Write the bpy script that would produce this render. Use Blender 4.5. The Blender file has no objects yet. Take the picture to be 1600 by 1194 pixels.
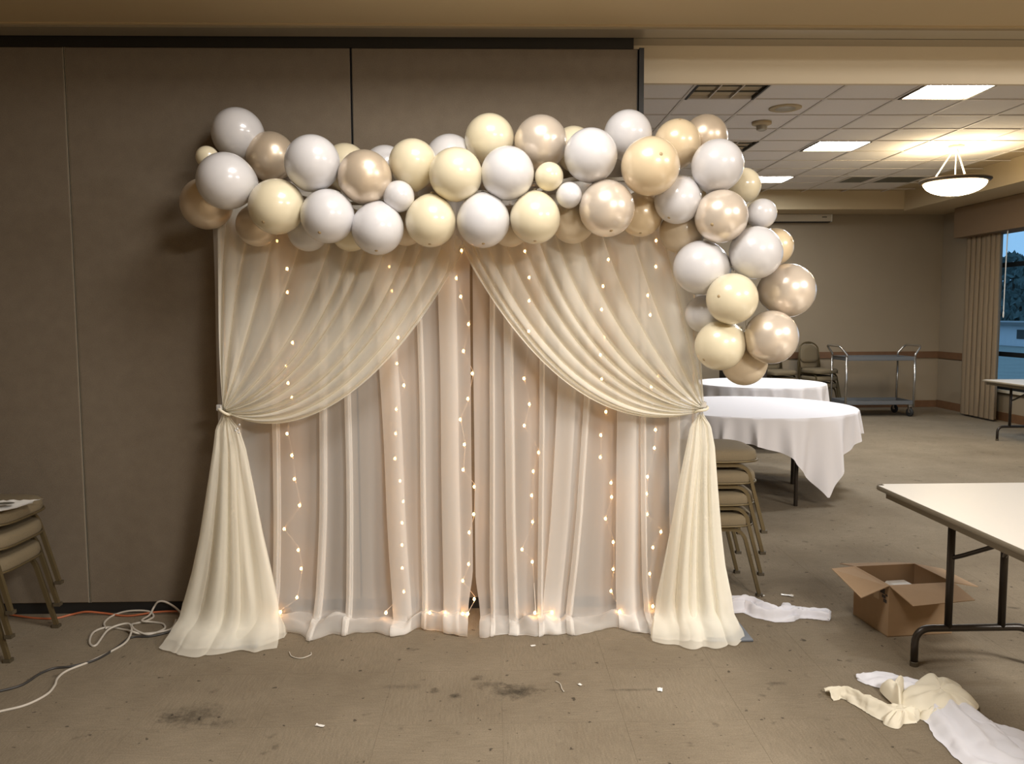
import bpy, bmesh, math, random
from mathutils import Vector, Matrix, Euler, noise
random.seed(7)
C = bpy.context.scene.collection
SC = bpy.context.scene
PI = math.pi

# ---------------------------------------------------------------- camera, world, exposure, room light strengths
F, CAM_H = 1280.0, 1.60
PITCH, YAW, ROLL = math.radians(4.73), math.radians(1.43), math.radians(0.25)
cam = bpy.data.cameras.new('camera'); cam.sensor_width = 36; cam.lens = F * 36 / 1600; cam.clip_start = .05
camo = bpy.data.objects.new('camera', cam); C.objects.link(camo)
camo.location = (0, 0, CAM_H); camo.rotation_euler = (PI/2 - PITCH, ROLL, -YAW)
SC.camera = camo
SC.view_settings.view_transform = 'Standard'; SC.view_settings.look = 'None'
SC.view_settings.gamma = 1; SC.view_settings.use_curve_mapping = False
SC.view_settings.exposure = 0.0
cy = SC.cycles
cy.max_bounces = 10; cy.diffuse_bounces = 5; cy.glossy_bounces = 3; cy.transmission_bounces = 6
cy.transparent_max_bounces = 40; cy.sample_clamp_indirect = 4.0; cy.caustics_reflective = False; cy.caustics_refractive = False
W = bpy.data.worlds.new('dusk_sky'); SC.world = W; W.use_nodes = True
bg = W.node_tree.nodes['Background']; bg.inputs[0].default_value = (.30, .55, .85, 1); bg.inputs[1].default_value = 1.25
NEAR_PANEL, FILL_PANEL, FAR_PANEL, PENDANT, BULB = 32.0, 88.0, 68.0, 32.0, 44.0

RM = camo.rotation_euler.to_matrix()
def ray(px, py): return RM @ Vector(((px - 800) / F, (597 - py) / F, -1))
def at(px, py, Y):
    r = ray(px, py); t = Y / r.y
    return Vector((0, 0, CAM_H)) + r * t
def on_z(px, py, z=0.0):
    r = ray(px, py); t = (z - CAM_H) / r.z
    return Vector((0, 0, CAM_H)) + r * t

# ---------------------------------------------------------------- materials
def mat(name):
    m = bpy.data.materials.new(name); m.use_nodes = True
    return m, m.node_tree, m.node_tree.nodes['Principled BSDF']
def nd(t, kind, **kw):
    n = t.nodes.new(kind)
    for k, v in kw.items(): setattr(n, k, v)
    return n
def simple(name, col, rough=.5, metal=0., noise_amt=0., scale=30., bump=0., coat=0., spec=None):
    m, t, b = mat(name)
    b.inputs['Base Color'].default_value = (*col, 1); b.inputs['Roughness'].default_value = rough; b.inputs['Metallic'].default_value = metal
    if coat: b.inputs['Coat Weight'].default_value = coat; b.inputs['Coat Roughness'].default_value = .13
    if spec is not None: b.inputs['Specular IOR Level'].default_value = spec
    if noise_amt or bump:
        tc = nd(t, 'ShaderNodeTexCoord'); n = nd(t, 'ShaderNodeTexNoise'); n.inputs['Scale'].default_value = scale; n.inputs['Detail'].default_value = 4
        t.links.new(tc.outputs['Object'], n.inputs['Vector'])
        if noise_amt:
            mx = nd(t, 'ShaderNodeMix', data_type='RGBA')
            mx.inputs[6].default_value = (*[c * (1 - noise_amt) for c in col], 1); mx.inputs[7].default_value = (*[min(1, c * (1 + noise_amt)) for c in col], 1)
            t.links.new(n.outputs['Fac'], mx.inputs[0]); t.links.new(mx.outputs[2], b.inputs['Base Color'])
        if bump:
            bp = nd(t, 'ShaderNodeBump'); bp.inputs['Strength'].default_value = bump; bp.inputs['Distance'].default_value = .01
            t.links.new(n.outputs['Fac'], bp.inputs['Height']); t.links.new(bp.outputs[0], b.inputs['Normal'])
    return m
def emit(name, col, s):
    m = bpy.data.materials.new(name); m.use_nodes = True; t = m.node_tree; t.nodes.clear()
    e = nd(t, 'ShaderNodeEmission'); e.inputs[0].default_value = (*col, 1); e.inputs[1].default_value = s
    o = nd(t, 'ShaderNodeOutputMaterial'); t.links.new(e.outputs[0], o.inputs[0]); return m
def sheer(name, col, op_face, op_edge, trans=.55):
    """woven voile: part of the light passes between the threads, more threads in the way at a slant"""
    m = bpy.data.materials.new(name); m.use_nodes = True; t = m.node_tree; t.nodes.clear()
    d = nd(t, 'ShaderNodeBsdfDiffuse'); d.inputs[0].default_value = (*col, 1)
    r = nd(t, 'ShaderNodeBsdfTranslucent'); r.inputs[0].default_value = (*col, 1)
    mx = nd(t, 'ShaderNodeMixShader'); mx.inputs[0].default_value = trans
    t.links.new(d.outputs[0], mx.inputs[1]); t.links.new(r.outputs[0], mx.inputs[2])
    tr = nd(t, 'ShaderNodeBsdfTransparent')
    lw = nd(t, 'ShaderNodeLayerWeight'); lw.inputs[0].default_value = .35
    mr = nd(t, 'ShaderNodeMapRange'); mr.inputs[3].default_value = op_face; mr.inputs[4].default_value = op_edge
    t.links.new(lw.outputs['Facing'], mr.inputs[0])
    m2 = nd(t, 'ShaderNodeMixShader'); t.links.new(mr.outputs[0], m2.inputs[0])
    t.links.new(tr.outputs[0], m2.inputs[1]); t.links.new(mx.outputs[0], m2.inputs[2])
    o = nd(t, 'ShaderNodeOutputMaterial'); t.links.new(m2.outputs[0], o.inputs[0]); return m
def cloth_mat(name, col, trans=.25):
    m = bpy.data.materials.new(name); m.use_nodes = True; t = m.node_tree; t.nodes.clear()
    d = nd(t, 'ShaderNodeBsdfDiffuse'); d.inputs[0].default_value = (*col, 1)
    r = nd(t, 'ShaderNodeBsdfTranslucent'); r.inputs[0].default_value = (*col, 1)
    mx = nd(t, 'ShaderNodeMixShader'); mx.inputs[0].default_value = trans
    t.links.new(d.outputs[0], mx.inputs[1]); t.links.new(r.outputs[0], mx.inputs[2])
    o = nd(t, 'ShaderNodeOutputMaterial'); t.links.new(mx.outputs[0], o.inputs[0]); return m

def carpet_mat():
    m, t, b = mat('carpet'); b.inputs['Roughness'].default_value = .95; b.inputs['Specular IOR Level'].default_value = .15
    L = t.links.new
    tc = nd(t, 'ShaderNodeTexCoord'); geo = nd(t, 'ShaderNodeNewGeometry')
    mp = nd(t, 'ShaderNodeMapping'); mp.inputs['Scale'].default_value = (14, 110, 1); L(tc.outputs['Object'], mp.inputs[0])
    grain = nd(t, 'ShaderNodeTexNoise'); grain.inputs['Scale'].default_value = 1.0; grain.inputs['Detail'].default_value = 5; L(mp.outputs[0], grain.inputs['Vector'])
    pile = nd(t, 'ShaderNodeTexNoise'); pile.inputs['Scale'].default_value = 170; pile.inputs['Detail'].default_value = 3; L(geo.outputs['Position'], pile.inputs['Vector'])
    wear = nd(t, 'ShaderNodeTexNoise'); wear.inputs['Scale'].default_value = 1.3; wear.inputs['Detail'].default_value = 6; wear.inputs['Roughness'].default_value = .65; L(geo.outputs['Position'], wear.inputs['Vector'])
    def mixc(fac, a, bb, lo=.3, hi=.7):
        r = nd(t, 'ShaderNodeMapRange'); r.inputs[1].default_value = lo; r.inputs[2].default_value = hi; L(fac, r.inputs[0])
        x = nd(t, 'ShaderNodeMix', data_type='RGBA'); L(r.outputs[0], x.inputs[0])
        for i, c in ((6, a), (7, bb)):
            if isinstance(c, tuple): x.inputs[i].default_value = (*c, 1)
            else: L(c, x.inputs[i])
        return x.outputs[2]
    c = mixc(wear.outputs['Fac'], CARPET_A, CARPET_B)
    def mul(cin, fac, k0, k1, lo, hi):
        r = nd(t, 'ShaderNodeMapRange'); r.inputs[1].default_value = lo; r.inputs[2].default_value = hi; r.inputs[3].default_value = k0; r.inputs[4].default_value = k1; L(fac, r.inputs[0])
        x = nd(t, 'ShaderNodeVectorMath', operation='SCALE'); L(cin, x.inputs[0]); L(r.outputs[0], x.inputs['Scale']); return x.outputs[0]
    c = mul(c, grain.outputs['Fac'], .90, 1.08, .3, .7)
    c = mul(c, pile.outputs['Fac'], .84, 1.14, .3, .7)
    # dried spots and spills
    sp = nd(t, 'ShaderNodeTexNoise'); sp.inputs['Scale'].default_value = 9; sp.inputs['Detail'].default_value = 3; L(geo.outputs['Position'], sp.inputs['Vector'])
    c = mul(c, sp.outputs['Fac'], 1.0, .55, .66, .75)
    sp3 = nd(t, 'ShaderNodeTexNoise'); sp3.inputs['Scale'].default_value = 26; sp3.inputs['Detail'].default_value = 2; L(geo.outputs['Position'], sp3.inputs['Vector'])
    c = mul(c, sp3.outputs['Fac'], 1.0, .38, .69, .735)
    sn = nd(t, 'ShaderNodeTexNoise'); sn.inputs['Scale'].default_value = 22; sn.inputs['Detail'].default_value = 5; sn.inputs['Roughness'].default_value = .7; L(geo.outputs['Position'], sn.inputs['Vector'])
    for (px, py, rx, ry, dark) in ((805, 1080, .125, .075, .30), (765, 1070, .09, .035, .5), (300, 1118, .14, .11, .50), (268, 1122, .05, .05, .5), (712, 1088, .03, .028, .25), (630, 1073, .12, .03, .75), (985, 1078, .16, .015, .6), (1215, 1068, .06, .02, .6), (350, 1130, .08, .05, .7)):
        p = on_z(px, py)
        s = nd(t, 'ShaderNodeVectorMath', operation='SUBTRACT'); L(geo.outputs['Position'], s.inputs[0]); s.inputs[1].default_value = p
        q = nd(t, 'ShaderNodeVectorMath', operation='MULTIPLY'); L(s.outputs[0], q.inputs[0]); q.inputs[1].default_value = (1 / rx, 1 / ry, 0)
        ln = nd(t, 'ShaderNodeVectorMath', operation='LENGTH'); L(q.outputs[0], ln.inputs[0])
        ad = nd(t, 'ShaderNodeMath', operation='MULTIPLY_ADD'); L(sn.outputs['Fac'], ad.inputs[0]); ad.inputs[1].default_value = 2.6; L(ln.outputs['Value'], ad.inputs[2])
        c = mul(c, ad.outputs[0], dark, 1.0, 1.35, 2.3)
    L(c, b.inputs['Base Color'])
    bp = nd(t, 'ShaderNodeBump'); bp.inputs['Strength'].default_value = .3; bp.inputs['Distance'].default_value = .003
    L(grain.outputs['Fac'], bp.inputs['Height']); L(bp.outputs[0], b.inputs['Normal'])
    return m

def panel_fabric():
    m, t, b = mat('partition_fabric'); b.inputs['Roughness'].default_value = .8; b.inputs['Specular IOR Level'].default_value = .25
    L = t.links.new; tc = nd(t, 'ShaderNodeTexCoord')
    n = nd(t, 'ShaderNodeTexNoise'); n.inputs['Scale'].default_value = 240; n.inputs['Detail'].default_value = 2; L(tc.outputs['Object'], n.inputs['Vector'])
    n2 = nd(t, 'ShaderNodeTexNoise'); n2.inputs['Scale'].default_value = 14; n2.inputs['Detail'].default_value = 5; L(tc.outputs['Object'], n2.inputs['Vector'])
    ad = nd(t, 'ShaderNodeMath', operation='MULTIPLY_ADD'); L(n2.outputs['Fac'], ad.inputs[0]); ad.inputs[1].default_value = .5; L(n.outputs['Fac'], ad.inputs[2])
    r = nd(t, 'ShaderNodeMapRange'); r.inputs[1].default_value = .45; r.inputs[2].default_value = 1.05; L(ad.outputs[0], r.inputs[0])
    x = nd(t, 'ShaderNodeMix', data_type='RGBA'); x.inputs[6].default_value = (.142, .113, .082, 1); x.inputs[7].default_value = (.198, .161, .119, 1)
    L(r.outputs[0], x.inputs[0]); L(x.outputs[2], b.inputs['Base Color'])
    bp = nd(t, 'ShaderNodeBump'); bp.inputs['Strength'].default_value = .25; bp.inputs['Distance'].default_value = .003; L(n.outputs['Fac'], bp.inputs['Height']); L(bp.outputs[0], b.inputs['Normal'])
    return m

CARPET_A, CARPET_B = (.172, .138, .096), (.240, .198, .142)
M = {}
M['carpet'] = carpet_mat()
M['panel'] = panel_fabric()
M['black'] = simple('black_metal', (.012, .011, .010), .55)
M['alu'] = simple('aluminium_trim', (.42, .38, .30), .4, .5)
M['wall'] = simple('painted_wall', (.29, .232, .158), .8, 0, .05, 3, .05)
M['soffit'] = simple('painted_soffit', (.50, .40, .25), .8, 0, .03, 2)
M['header'] = simple('cream_header_paint', (.74, .65, .50), .8, 0, .03, 2)
M['tile'] = simple('ceiling_tile', (.80, .75, .70), .9, 0, .04, 60, .15)
M['grid'] = simple('ceiling_grid', (.66, .61, .55), .6)
M['wood'] = simple('brown_wood', (.15, .075, .035), .5, 0, .25, 12)
M['white_metal'] = simple('white_metal', (.75, .74, .70), .45)
M['louver'] = simple('louver_metal', (.15, .145, .12), .45, .3)
M['dark_louver'] = simple('dark_louver_cell', (.13, .125, .10), .6)
M['dark_gap'] = simple('dark_recess', (.02, .018, .015), .8)
M['bronze'] = simple('bronze_rim', (.10, .07, .04), .4, .6)
M['diffuser'] = emit('lit_diffuser', (.92, .96, 1.0), FAR_PANEL)
M['near_diffuser'] = emit('near_lit_diffuser', (1.0, .955, .895), NEAR_PANEL)
M['fill_diffuser'] = emit('fill_lit_diffuser', (1.0, .955, .895), FILL_PANEL)  # glow of the two added fill panels
M['bowl'] = emit('lit_glass_bowl', (1.0, .80, .50), PENDANT)
M['lamp_bulb'] = emit('lit_lamp_bulb', (1.0, .80, .50), PENDANT * .8)
M['bulb'] = emit('lit_fairy_bulb', (1.0, .47, .14), BULB)
M['wire'] = simple('clear_wire', (.75, .62, .48), .3)
M['swag'] = sheer('ivory_voile', (.96, .92, .81), .38, .92, .20)
M['back_sheer'] = sheer('white_voile', (.95, .925, .89), .43, .95, .40)
M['crystal'] = simple('crystal_clip', (.8, .8, .8), .12, .6)
M['steel_plate'] = simple('grey_steel', (.17, .19, .22), .5, .3)
M['pole'] = simple('silver_pole', (.6, .58, .55), .35, .8)
M['b_w'] = simple('white_latex', (.67, .66, .675), .30, coat=.8)
M['b_i'] = simple('cream_latex', (.77, .69, .50), .30, coat=.8)
M['b_q'] = simple('peach_latex', (.78, .63, .42), .30, .1, coat=.8)
M['b_m'] = simple('champagne_metallic', (.72, .60, .46), .34, .45, coat=.5)
M['b_p'] = simple('pearl_champagne', (.80, .70, .59), .27, .40, coat=.7)
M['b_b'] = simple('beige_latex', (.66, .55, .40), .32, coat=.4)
M['b_tip'] = simple('balloon_tip', (.42, .31, .17), .5)
M['tablecloth'] = cloth_mat('white_tablecloth', (.92, .90, .93), .12)
M['white_cloth'] = cloth_mat('white_cloth', (.88, .88, .94), .2)
M['cream_cloth'] = cloth_mat('cream_cloth', (.90, .84, .69), .25)
M['laminate'] = simple('beige_laminate', (.55, .505, .44), .42, 0, .02, 40)
M['apron'] = simple('grey_brown_edge', (.22, .19, .14), .5)
M['leg_brown'] = simple('brown_painted_steel', (.028, .021, .016), .35, .3)
M['chair_fabric'] = simple('olive_tan_fabric', (.165, .128, .075), .85, 0, .12, 220, .2)
M['chair_frame'] = simple('gold_brown_frame', (.14, .105, .052), .40, .5)
M['foot_black'] = simple('dark_glide', (.06, .046, .026), .6)
M['cardboard'] = simple('cardboard', (.36, .24, .138), .85, 0, .06, 25)
M['cardboard_in'] = simple('cardboard_inside', (.31, .205, .115), .85, 0, .05, 25)
M['ink'] = simple('dark_print', (.05, .04, .035), .7)
M['tape'] = simple('clear_tape', (.50, .36, .22), .15)
M['cart_grey'] = simple('grey_plastic', (.13, .135, .14), .5)
M['chrome'] = simple('chrome_tube', (.55, .53, .50), .25, .9)
M['rubber'] = simple('black_rubber', (.02, .02, .02), .6)
M['cable_white'] = simple('white_cable', (.47, .43, .37), .45)
M['cable_black'] = simple('black_cable', (.035, .032, .03), .5)
M['cable_orange'] = simple('orange_cable', (.42, .12, .05), .5)
M['paper'] = simple('white_paper', (.78, .76, .72), .6)
M['plastic'] = simple('clear_plastic_scrap', (.55, .51, .44), .2)
M['curtain'] = simple('tan_curtain', (.215, .158, .098), .85, 0, .06, 40)
M['valance'] = simple('brown_valance', (.19, .125, .07), .8, 0, .05, 40)
M['window_frame'] = simple('dark_window_frame', (.015, .016, .018), .4, .4)
M['sill'] = simple('window_sill_paint', (.5, .45, .36), .5)
M['case'] = simple('off_white_case', (.55, .50, .41), .5)
M['dark_case'] = simple('dark_brown_case', (.025, .018, .014), .6)
M['ground'] = simple('outdoor_ground', (.20, .22, .20), .95, 0, .3, 1)
M['leaf'] = simple('outdoor_leaves', (.075, .12, .12), .9, 0, .4, 3)
M['bark'] = simple('outdoor_bark', (.06, .05, .04), .9)
M['outdoor_white'] = simple('outdoor_white_paint', (.6, .62, .66), .6)
def glass_mat():
    m = bpy.data.materials.new('window_glass'); m.use_nodes = True; t = m.node_tree; t.nodes.clear()
    a = nd(t, 'ShaderNodeBsdfTransparent'); a.inputs[0].default_value = (.9, .95, .97, 1); g = nd(t, 'ShaderNodeBsdfGlossy'); g.inputs[1].default_value = .03
    x = nd(t, 'ShaderNodeMixShader'); x.inputs[0].default_value = .07; o = nd(t, 'ShaderNodeOutputMaterial')
    t.links.new(a.outputs[0], x.inputs[1]); t.links.new(g.outputs[0], x.inputs[2]); t.links.new(x.outputs[0], o.inputs[0]); return m
M['glass'] = glass_mat()

# ---------------------------------------------------------------- mesh helpers
class MB:
    def __init__(s): s.v = []; s.f = []
    def add(s, vs, fs):
        b = len(s.v); s.v += [tuple(v) for v in vs]; s.f += [tuple(i + b for i in f) for f in fs]; return s
    def box(s, x0, x1, y0, y1, z0, z1):
        vs = [(x, y, z) for z in (z0, z1) for y in (y0, y1) for x in (x0, x1)]
        return s.add(vs, [(0, 2, 3, 1), (4, 5, 7, 6), (0, 1, 5, 4), (2, 6, 7, 3), (0, 4, 6, 2), (1, 3, 7, 5)])
    def rbox(s, x0, x1, y0, y1, z0, z1, r, seg=2):
        bm = bmesh.new(); bmesh.ops.create_cube(bm, size=1)
        for v in bm.verts: v.co = ((x0 + x1) / 2 + v.co.x * (x1 - x0), (y0 + y1) / 2 + v.co.y * (y1 - y0), (z0 + z1) / 2 + v.co.z * (z1 - z0))
        bmesh.ops.bevel(bm, geom=bm.edges[:], offset=r, segments=seg, affect='EDGES', profile=.5)
        bm.verts.index_update(); s.add([v.co for v in bm.verts], [[v.index for v in f.verts] for f in bm.faces]); bm.free(); return s
    def tube(s, pts, r, n=8, closed=False, phase=0., caps=True, rx=None):
        pts = [Vector(p) for p in pts]; N = len(pts); base = len(s.v); prev = None; rr = r if isinstance(r, (list, tuple)) else [r] * N
        for i, p in enumerate(pts):
            if closed: d = pts[(i + 1) % N] - pts[i - 1]
            else: d = pts[min(i + 1, N - 1)] - pts[max(i - 1, 0)]
            if d.length < 1e-9: d = Vector((0, 0, 1))
            d.normalize()
            if prev is None:
                a = Vector((0, 1, 0)) if abs(d.y) < .9 else Vector((1, 0, 0))
                u = (a - d * a.dot(d)).normalized()
            else:
                u = (prev - d * prev.dot(d))
                u = u.normalized() if u.length > 1e-6 else d.orthogonal().normalized()
            prev = u; w = d.cross(u)
            for k in range(n):
                a = 2 * PI * k / n + phase; s.v.append(tuple(p + (u * math.cos(a) + w * math.sin(a)) * rr[i]))
        for i in range(N if closed else N - 1):
            for k in range(n):
                a, b2 = base + i * n, base + ((i + 1) % N) * n; k2 = (k + 1) % n
                s.f.append((a + k, a + k2, b2 + k2, b2 + k))
        if caps and not closed:
            s.f.append(tuple(base + k for k in range(n))[::-1]); s.f.append(tuple(base + (N - 1) * n + k for k in range(n)))
        return s
    def lathe(s, prof, n=24, c=(0, 0, 0)):
        base = len(s.v); m = len(prof)
        for (r, z) in prof:
            for k in range(n):
                a = 2 * PI * k / n; s.v.append((c[0] + r * math.cos(a), c[1] + r * math.sin(a), c[2] + z))
        for i in range(m - 1):
            for k in range(n):
                k2 = (k + 1) % n; a, b2 = base + i * n, base + (i + 1) * n
                s.f.append((a + k, a + k2, b2 + k2, b2 + k))
        return s
    def grid(s, rows):
        """rows of equal length"""
        base = len(s.v); n = len(rows[0])
        for r in rows: s.v += [tuple(p) for p in r]
        for i in range(len(rows) - 1):
            for k in range(n - 1):
                a = base + i * n + k; s.f.append((a, a + 1, a + n + 1, a + n))
        return s
    def build(s, name, m, parent=None, smooth=False, loc=None, sharp=None):
        me = bpy.data.meshes.new(name); me.from_pydata(s.v, [], s.f); me.validate(); me.update()
        bm = bmesh.new(); bm.from_mesh(me); bmesh.ops.remove_doubles(bm, verts=bm.verts, dist=1e-6)
        if len(bm.faces) < 20000: bmesh.ops.recalc_face_normals(bm, faces=bm.faces)
        bm.to_mesh(me); bm.free()
        o = bpy.data.objects.new(name, me); C.objects.link(o); me.materials.append(m)
        if smooth:
            me.shade_smooth()
            if sharp: me.set_sharp_from_angle(angle=math.radians(sharp))
        if parent: o.parent = parent
        if loc: o.location = loc
        return o
def tag(o, label, cat, group=None, kind=None):
    o['label'] = label; o['category'] = cat
    if group: o['group'] = group
    if kind: o['kind'] = kind
    return o
def thing(name, label, cat, loc=(0, 0, 0), rz=0., group=None):
    o = bpy.data.objects.new(name, None); C.objects.link(o); o.empty_display_size = .1
    o.location = loc; o.rotation_euler = (0, 0, rz); return tag(o, label, cat, group)
def struct(o, label, cat): return tag(o, label, cat, kind='structure')
def kids(o): return [c for c in bpy.data.objects if c.parent == o]
def dup(o, parent=None, label=None, **kw):
    c = o.copy(); C.objects.link(c)
    if parent: c.parent = parent
    for k in list(o.children): dup(k, c)
    if label: c['label'] = label
    return c
def smoothpath(pts, k=6, closed=False):
    P = [Vector(p) for p in pts]; n = len(P); out = []
    for i in range(n if closed else n - 1):
        if closed: a, b, c, d = P[i - 1], P[i], P[(i + 1) % n], P[(i + 2) % n]
        else: a, b, c, d = P[max(i - 1, 0)], P[i], P[i + 1], P[min(i + 2, n - 1)]
        for j in range(k):
            t = j / k
            out.append(.5 * ((2 * b) + (c - a) * t + (2 * a - 5 * b + 4 * c - d) * t * t + (3 * b - a - 3 * c + d) * t ** 3))
    if not closed: out.append(P[-1])
    return out
def fillet(pts, r, k=5):
    P = [Vector(p) for p in pts]; out = [P[0]]
    for i in range(1, len(P) - 1):
        a, b, c = P[i - 1], P[i], P[i + 1]; u = (a - b); w = (c - b); rr = min(r, u.length * .48, w.length * .48)
        p, q = b + u.normalized() * rr, b + w.normalized() * rr
        for j in range(k + 1):
            t = j / k; out.append(p * (1 - t) ** 2 + b * 2 * t * (1 - t) + q * t * t)
    out.append(P[-1]); return out
def lerp(a, b, t): return a + (b - a) * t
def sst(a, b, x):
    t = max(0, min(1, (x - a) / (b - a))); return t * t * (3 - 2 * t)
def interp(pts, t):
    """pts = [(t, value), ...] piecewise smooth"""
    if t <= pts[0][0]: return pts[0][1]
    for (a, va), (b, vb) in zip(pts, pts[1:]):
        if t <= b: return lerp(va, vb, (t - a) / (b - a))
    return pts[-1][1]
def n1(x, y=0., z=0.): return noise.noise((x, y, z))
BALLOONS = [
    (372, 210, 39, 4.2, 'w', (-0.4, 0.8, 0.3), "white balloon tilted at the garland's upper left end, against the beige partition"),
    (324, 246, 17, 4.03, 'i', (-0.6, 0.4, 0.5), 'tiny cream balloon peeking out at the far left of the garland'),
    (353, 283, 43, 3.84, 'w', (-0.9, 0.1, 0.4), 'big white balloon on its side below the tiny cream balloon'),
    (323, 318, 39, 4.03, 'm', (-0.5, -0.5, 0.5), 'shadowed metallic champagne balloon at the lower left end, beside the partition'),
    (423, 245, 37, 4.2, 'm', (0.1, 0.7, 0.6), 'metallic champagne balloon between the two upper left white balloons'),
    (488, 255, 42, 3.84, 'w', (0.1, 0.7, 0.6), 'tall white balloon right of the leftmost upper champagne balloon'),
    (432, 323, 42, 3.84, 'i', (-0.46, -0.54, 0.7), 'cream balloon in the lower row nearest the left end'),
    (512, 338, 41, 3.815, 'w', (-0.3, -0.58, 0.75), 'round white balloon in the lower row, right of the leftmost cream one'),
    (402, 352, 32, 4.0, 'm', (0, -0.6, 0.6), 'dim champagne balloon tucked behind the leftmost lower cream balloon'),
    (481, 361, 31, 4.0, 'w', (0, -0.7, 0.6), 'shaded white balloon hanging behind the first lower cream and white pair'),
    (540, 260, 34, 4.157, 'i', (0, 0.9, 0.3), 'cream balloon half hidden behind the left champagne balloon with a seam above'),
    (570, 277, 41, 3.84, 'm', (0, 0.4, 0.8), 'shiny champagne balloon under the partition seam at left centre'),
    (602, 263, 34, 4.157, 'w', (0, 0.9, 0.3), 'white balloon mostly hidden behind the left centre champagne and cream balloons'),
    (645, 256, 37, 3.93, 'i', (0, 1, 0.25), 'upright cream balloon above the small white one at left centre'),
    (703, 250, 38, 4.1, 'w', (0, 1, 0.2), 'white balloon showing only its top behind two cream balloons'),
    (712, 273, 41, 3.84, 'i', (0, 0.5, 0.8), 'bright cream balloon touching the central white balloon on its left side'),
    (623, 307, 24, 3.84, 'w', (0, 0.2, 0.9), 'small white balloon left of centre, wedged between larger ones'),
    (590, 357, 40, 3.838, 'w', (-0.06, -0.8, 0.55), 'white balloon lowest in the bottom row, below the small white one'),
    (673, 346, 39, 3.858, 'i', (-0.05, -0.85, 0.5), 'cream balloon in the bottom row just below the bright cream one'),
    (548, 360, 32, 4.0, 'i', (0, -0.7, 0.5), 'shaded cream balloon behind the bottom row, between two white balloons'),
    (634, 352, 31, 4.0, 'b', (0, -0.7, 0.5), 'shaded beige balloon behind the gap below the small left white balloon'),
    (765, 218, 38, 4.03, 'i', (0, 1, 0.25), 'tall cream balloon standing highest at the centre of the garland'),
    (845, 223, 41, 4.002, 'p', (0, 0.8, 0.5), 'large translucent pearl taupe balloon at the top, right of the tallest cream'),
    (896, 231, 32, 4.128, 'i', (0, 0.9, 0.3), 'cream balloon half hidden between the pearl taupe and a white balloon at top'),
    (793, 271, 41, 3.84, 'w', (0, 0.4, 0.85), 'round bright white balloon at the centre of the upper row'),
    (858, 276, 22, 3.84, 'i', (0, 0.3, 0.9), 'small cream balloon right of the central white balloon'),
    (889, 305, 20, 3.84, 'w', (0, -0.6, 0.7), 'smallest white balloon, beside and below the small cream one'),
    (755, 345, 41, 3.849, 'w', (0, -0.8, 0.55), "white balloon in the bottom row above the curtain's central peak"),
    (836, 341, 39, 3.845, 'i', (0, -0.85, 0.5), 'cream balloon in the bottom row right of the one above the curtain peak'),
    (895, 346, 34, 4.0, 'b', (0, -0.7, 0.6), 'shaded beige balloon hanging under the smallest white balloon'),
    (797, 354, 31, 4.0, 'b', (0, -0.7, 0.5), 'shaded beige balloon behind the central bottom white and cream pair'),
    (923, 243, 41, 3.84, 'w', (-0.2, 0.65, 0.65), 'large white balloon tilted in the upper row, above the pearl balloon'),
    (981, 211, 37, 4.03, 'w', (-0.1, 0.9, 0.3), "grey white balloon at the top in front of the partition's black edge"),
    (1016, 260, 45, 3.786, 'q', (0.34, 0.38, 0.85), 'largest peach gold balloon with a dark tip spot, upper right'),
    (1058, 224, 36, 4.011, 'q', (0.1, 0.9, 0.3), 'peach balloon standing behind the largest peach gold balloon'),
    (1102, 215, 34, 4.119, 'm', (0.2, 0.9, 0.3), 'matte champagne balloon topmost at the right, against the ceiling tiles'),
    (948, 326, 43, 3.84, 'p', (0.16, -0.75, 0.62), 'pearl champagne balloon in the bottom row with two bright highlights'),
    (1001, 335, 34, 4.0, 'q', (0, -0.7, 0.5), 'shaded golden balloon behind and below the largest peach gold balloon'),
    (1059, 313, 36, 3.867, 'w', (-0.35, -0.7, 0.6), 'pearl white balloon with a dark tip, below the peach gold pair'),
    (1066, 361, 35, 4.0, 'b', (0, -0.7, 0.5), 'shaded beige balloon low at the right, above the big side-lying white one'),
    (1121, 259, 40, 3.84, 'w', (0.25, 0.75, 0.5), "large tilted white balloon at the garland's upper right bend"),
    (1160, 291, 28, 4.03, 'i', (0.6, 0.5, 0.4), 'cream balloon on the outer right bend behind the large white one'),
    (1127, 338, 41, 3.823, 'p', (-0.32, -0.28, 0.9), 'pearl champagne balloon at the bend with twin highlights'),
    (1190, 334, 23, 3.93, 'w', (0.5, 0.5, 0.7), 'small white balloon on the outer right edge of the bend'),
    (1095, 418, 42, 3.908, 'w', (-0.9, 0.05, 0.4), "big white balloon lying on its side over the curtain's right edge"),
    (1181, 395, 41, 3.84, 'w', (-0.2, 0.2, 0.95), 'white balloon on the descending tail, below the small outer white one'),
    (1210, 386, 29, 4.0, 'q', (0.7, 0.3, 0.4), "peach balloon peeking out behind the tail's white balloon"),
    (1144, 467, 40, 3.786, 'i', (-0.48, 0.1, 0.85), 'cream balloon at the middle of the descending tail'),
    (1231, 454, 42, 3.93, 'p', (0.92, 0.0, 0.35), 'pearl champagne balloon sticking out furthest right on the tail'),
    (1101, 491, 30, 4.0, 'w', (-0.7, 0, 0.5), 'white balloon half hidden at the inner side of the tail'),
    (1125, 540, 39, 3.879, 'i', (-0.6, -0.55, 0.55), 'cream balloon low on the tail, beside the curtain edge'),
    (1205, 527, 42, 3.835, 'p', (0.3, 0.1, 0.95), 'glossy pearl balloon low on the tail, right of the cream one'),
    (1163, 566, 36, 4.0, 'b', (0, -0.9, 0.3), 'beige balloon hanging lowest of all, over the white round table'),
]
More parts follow.
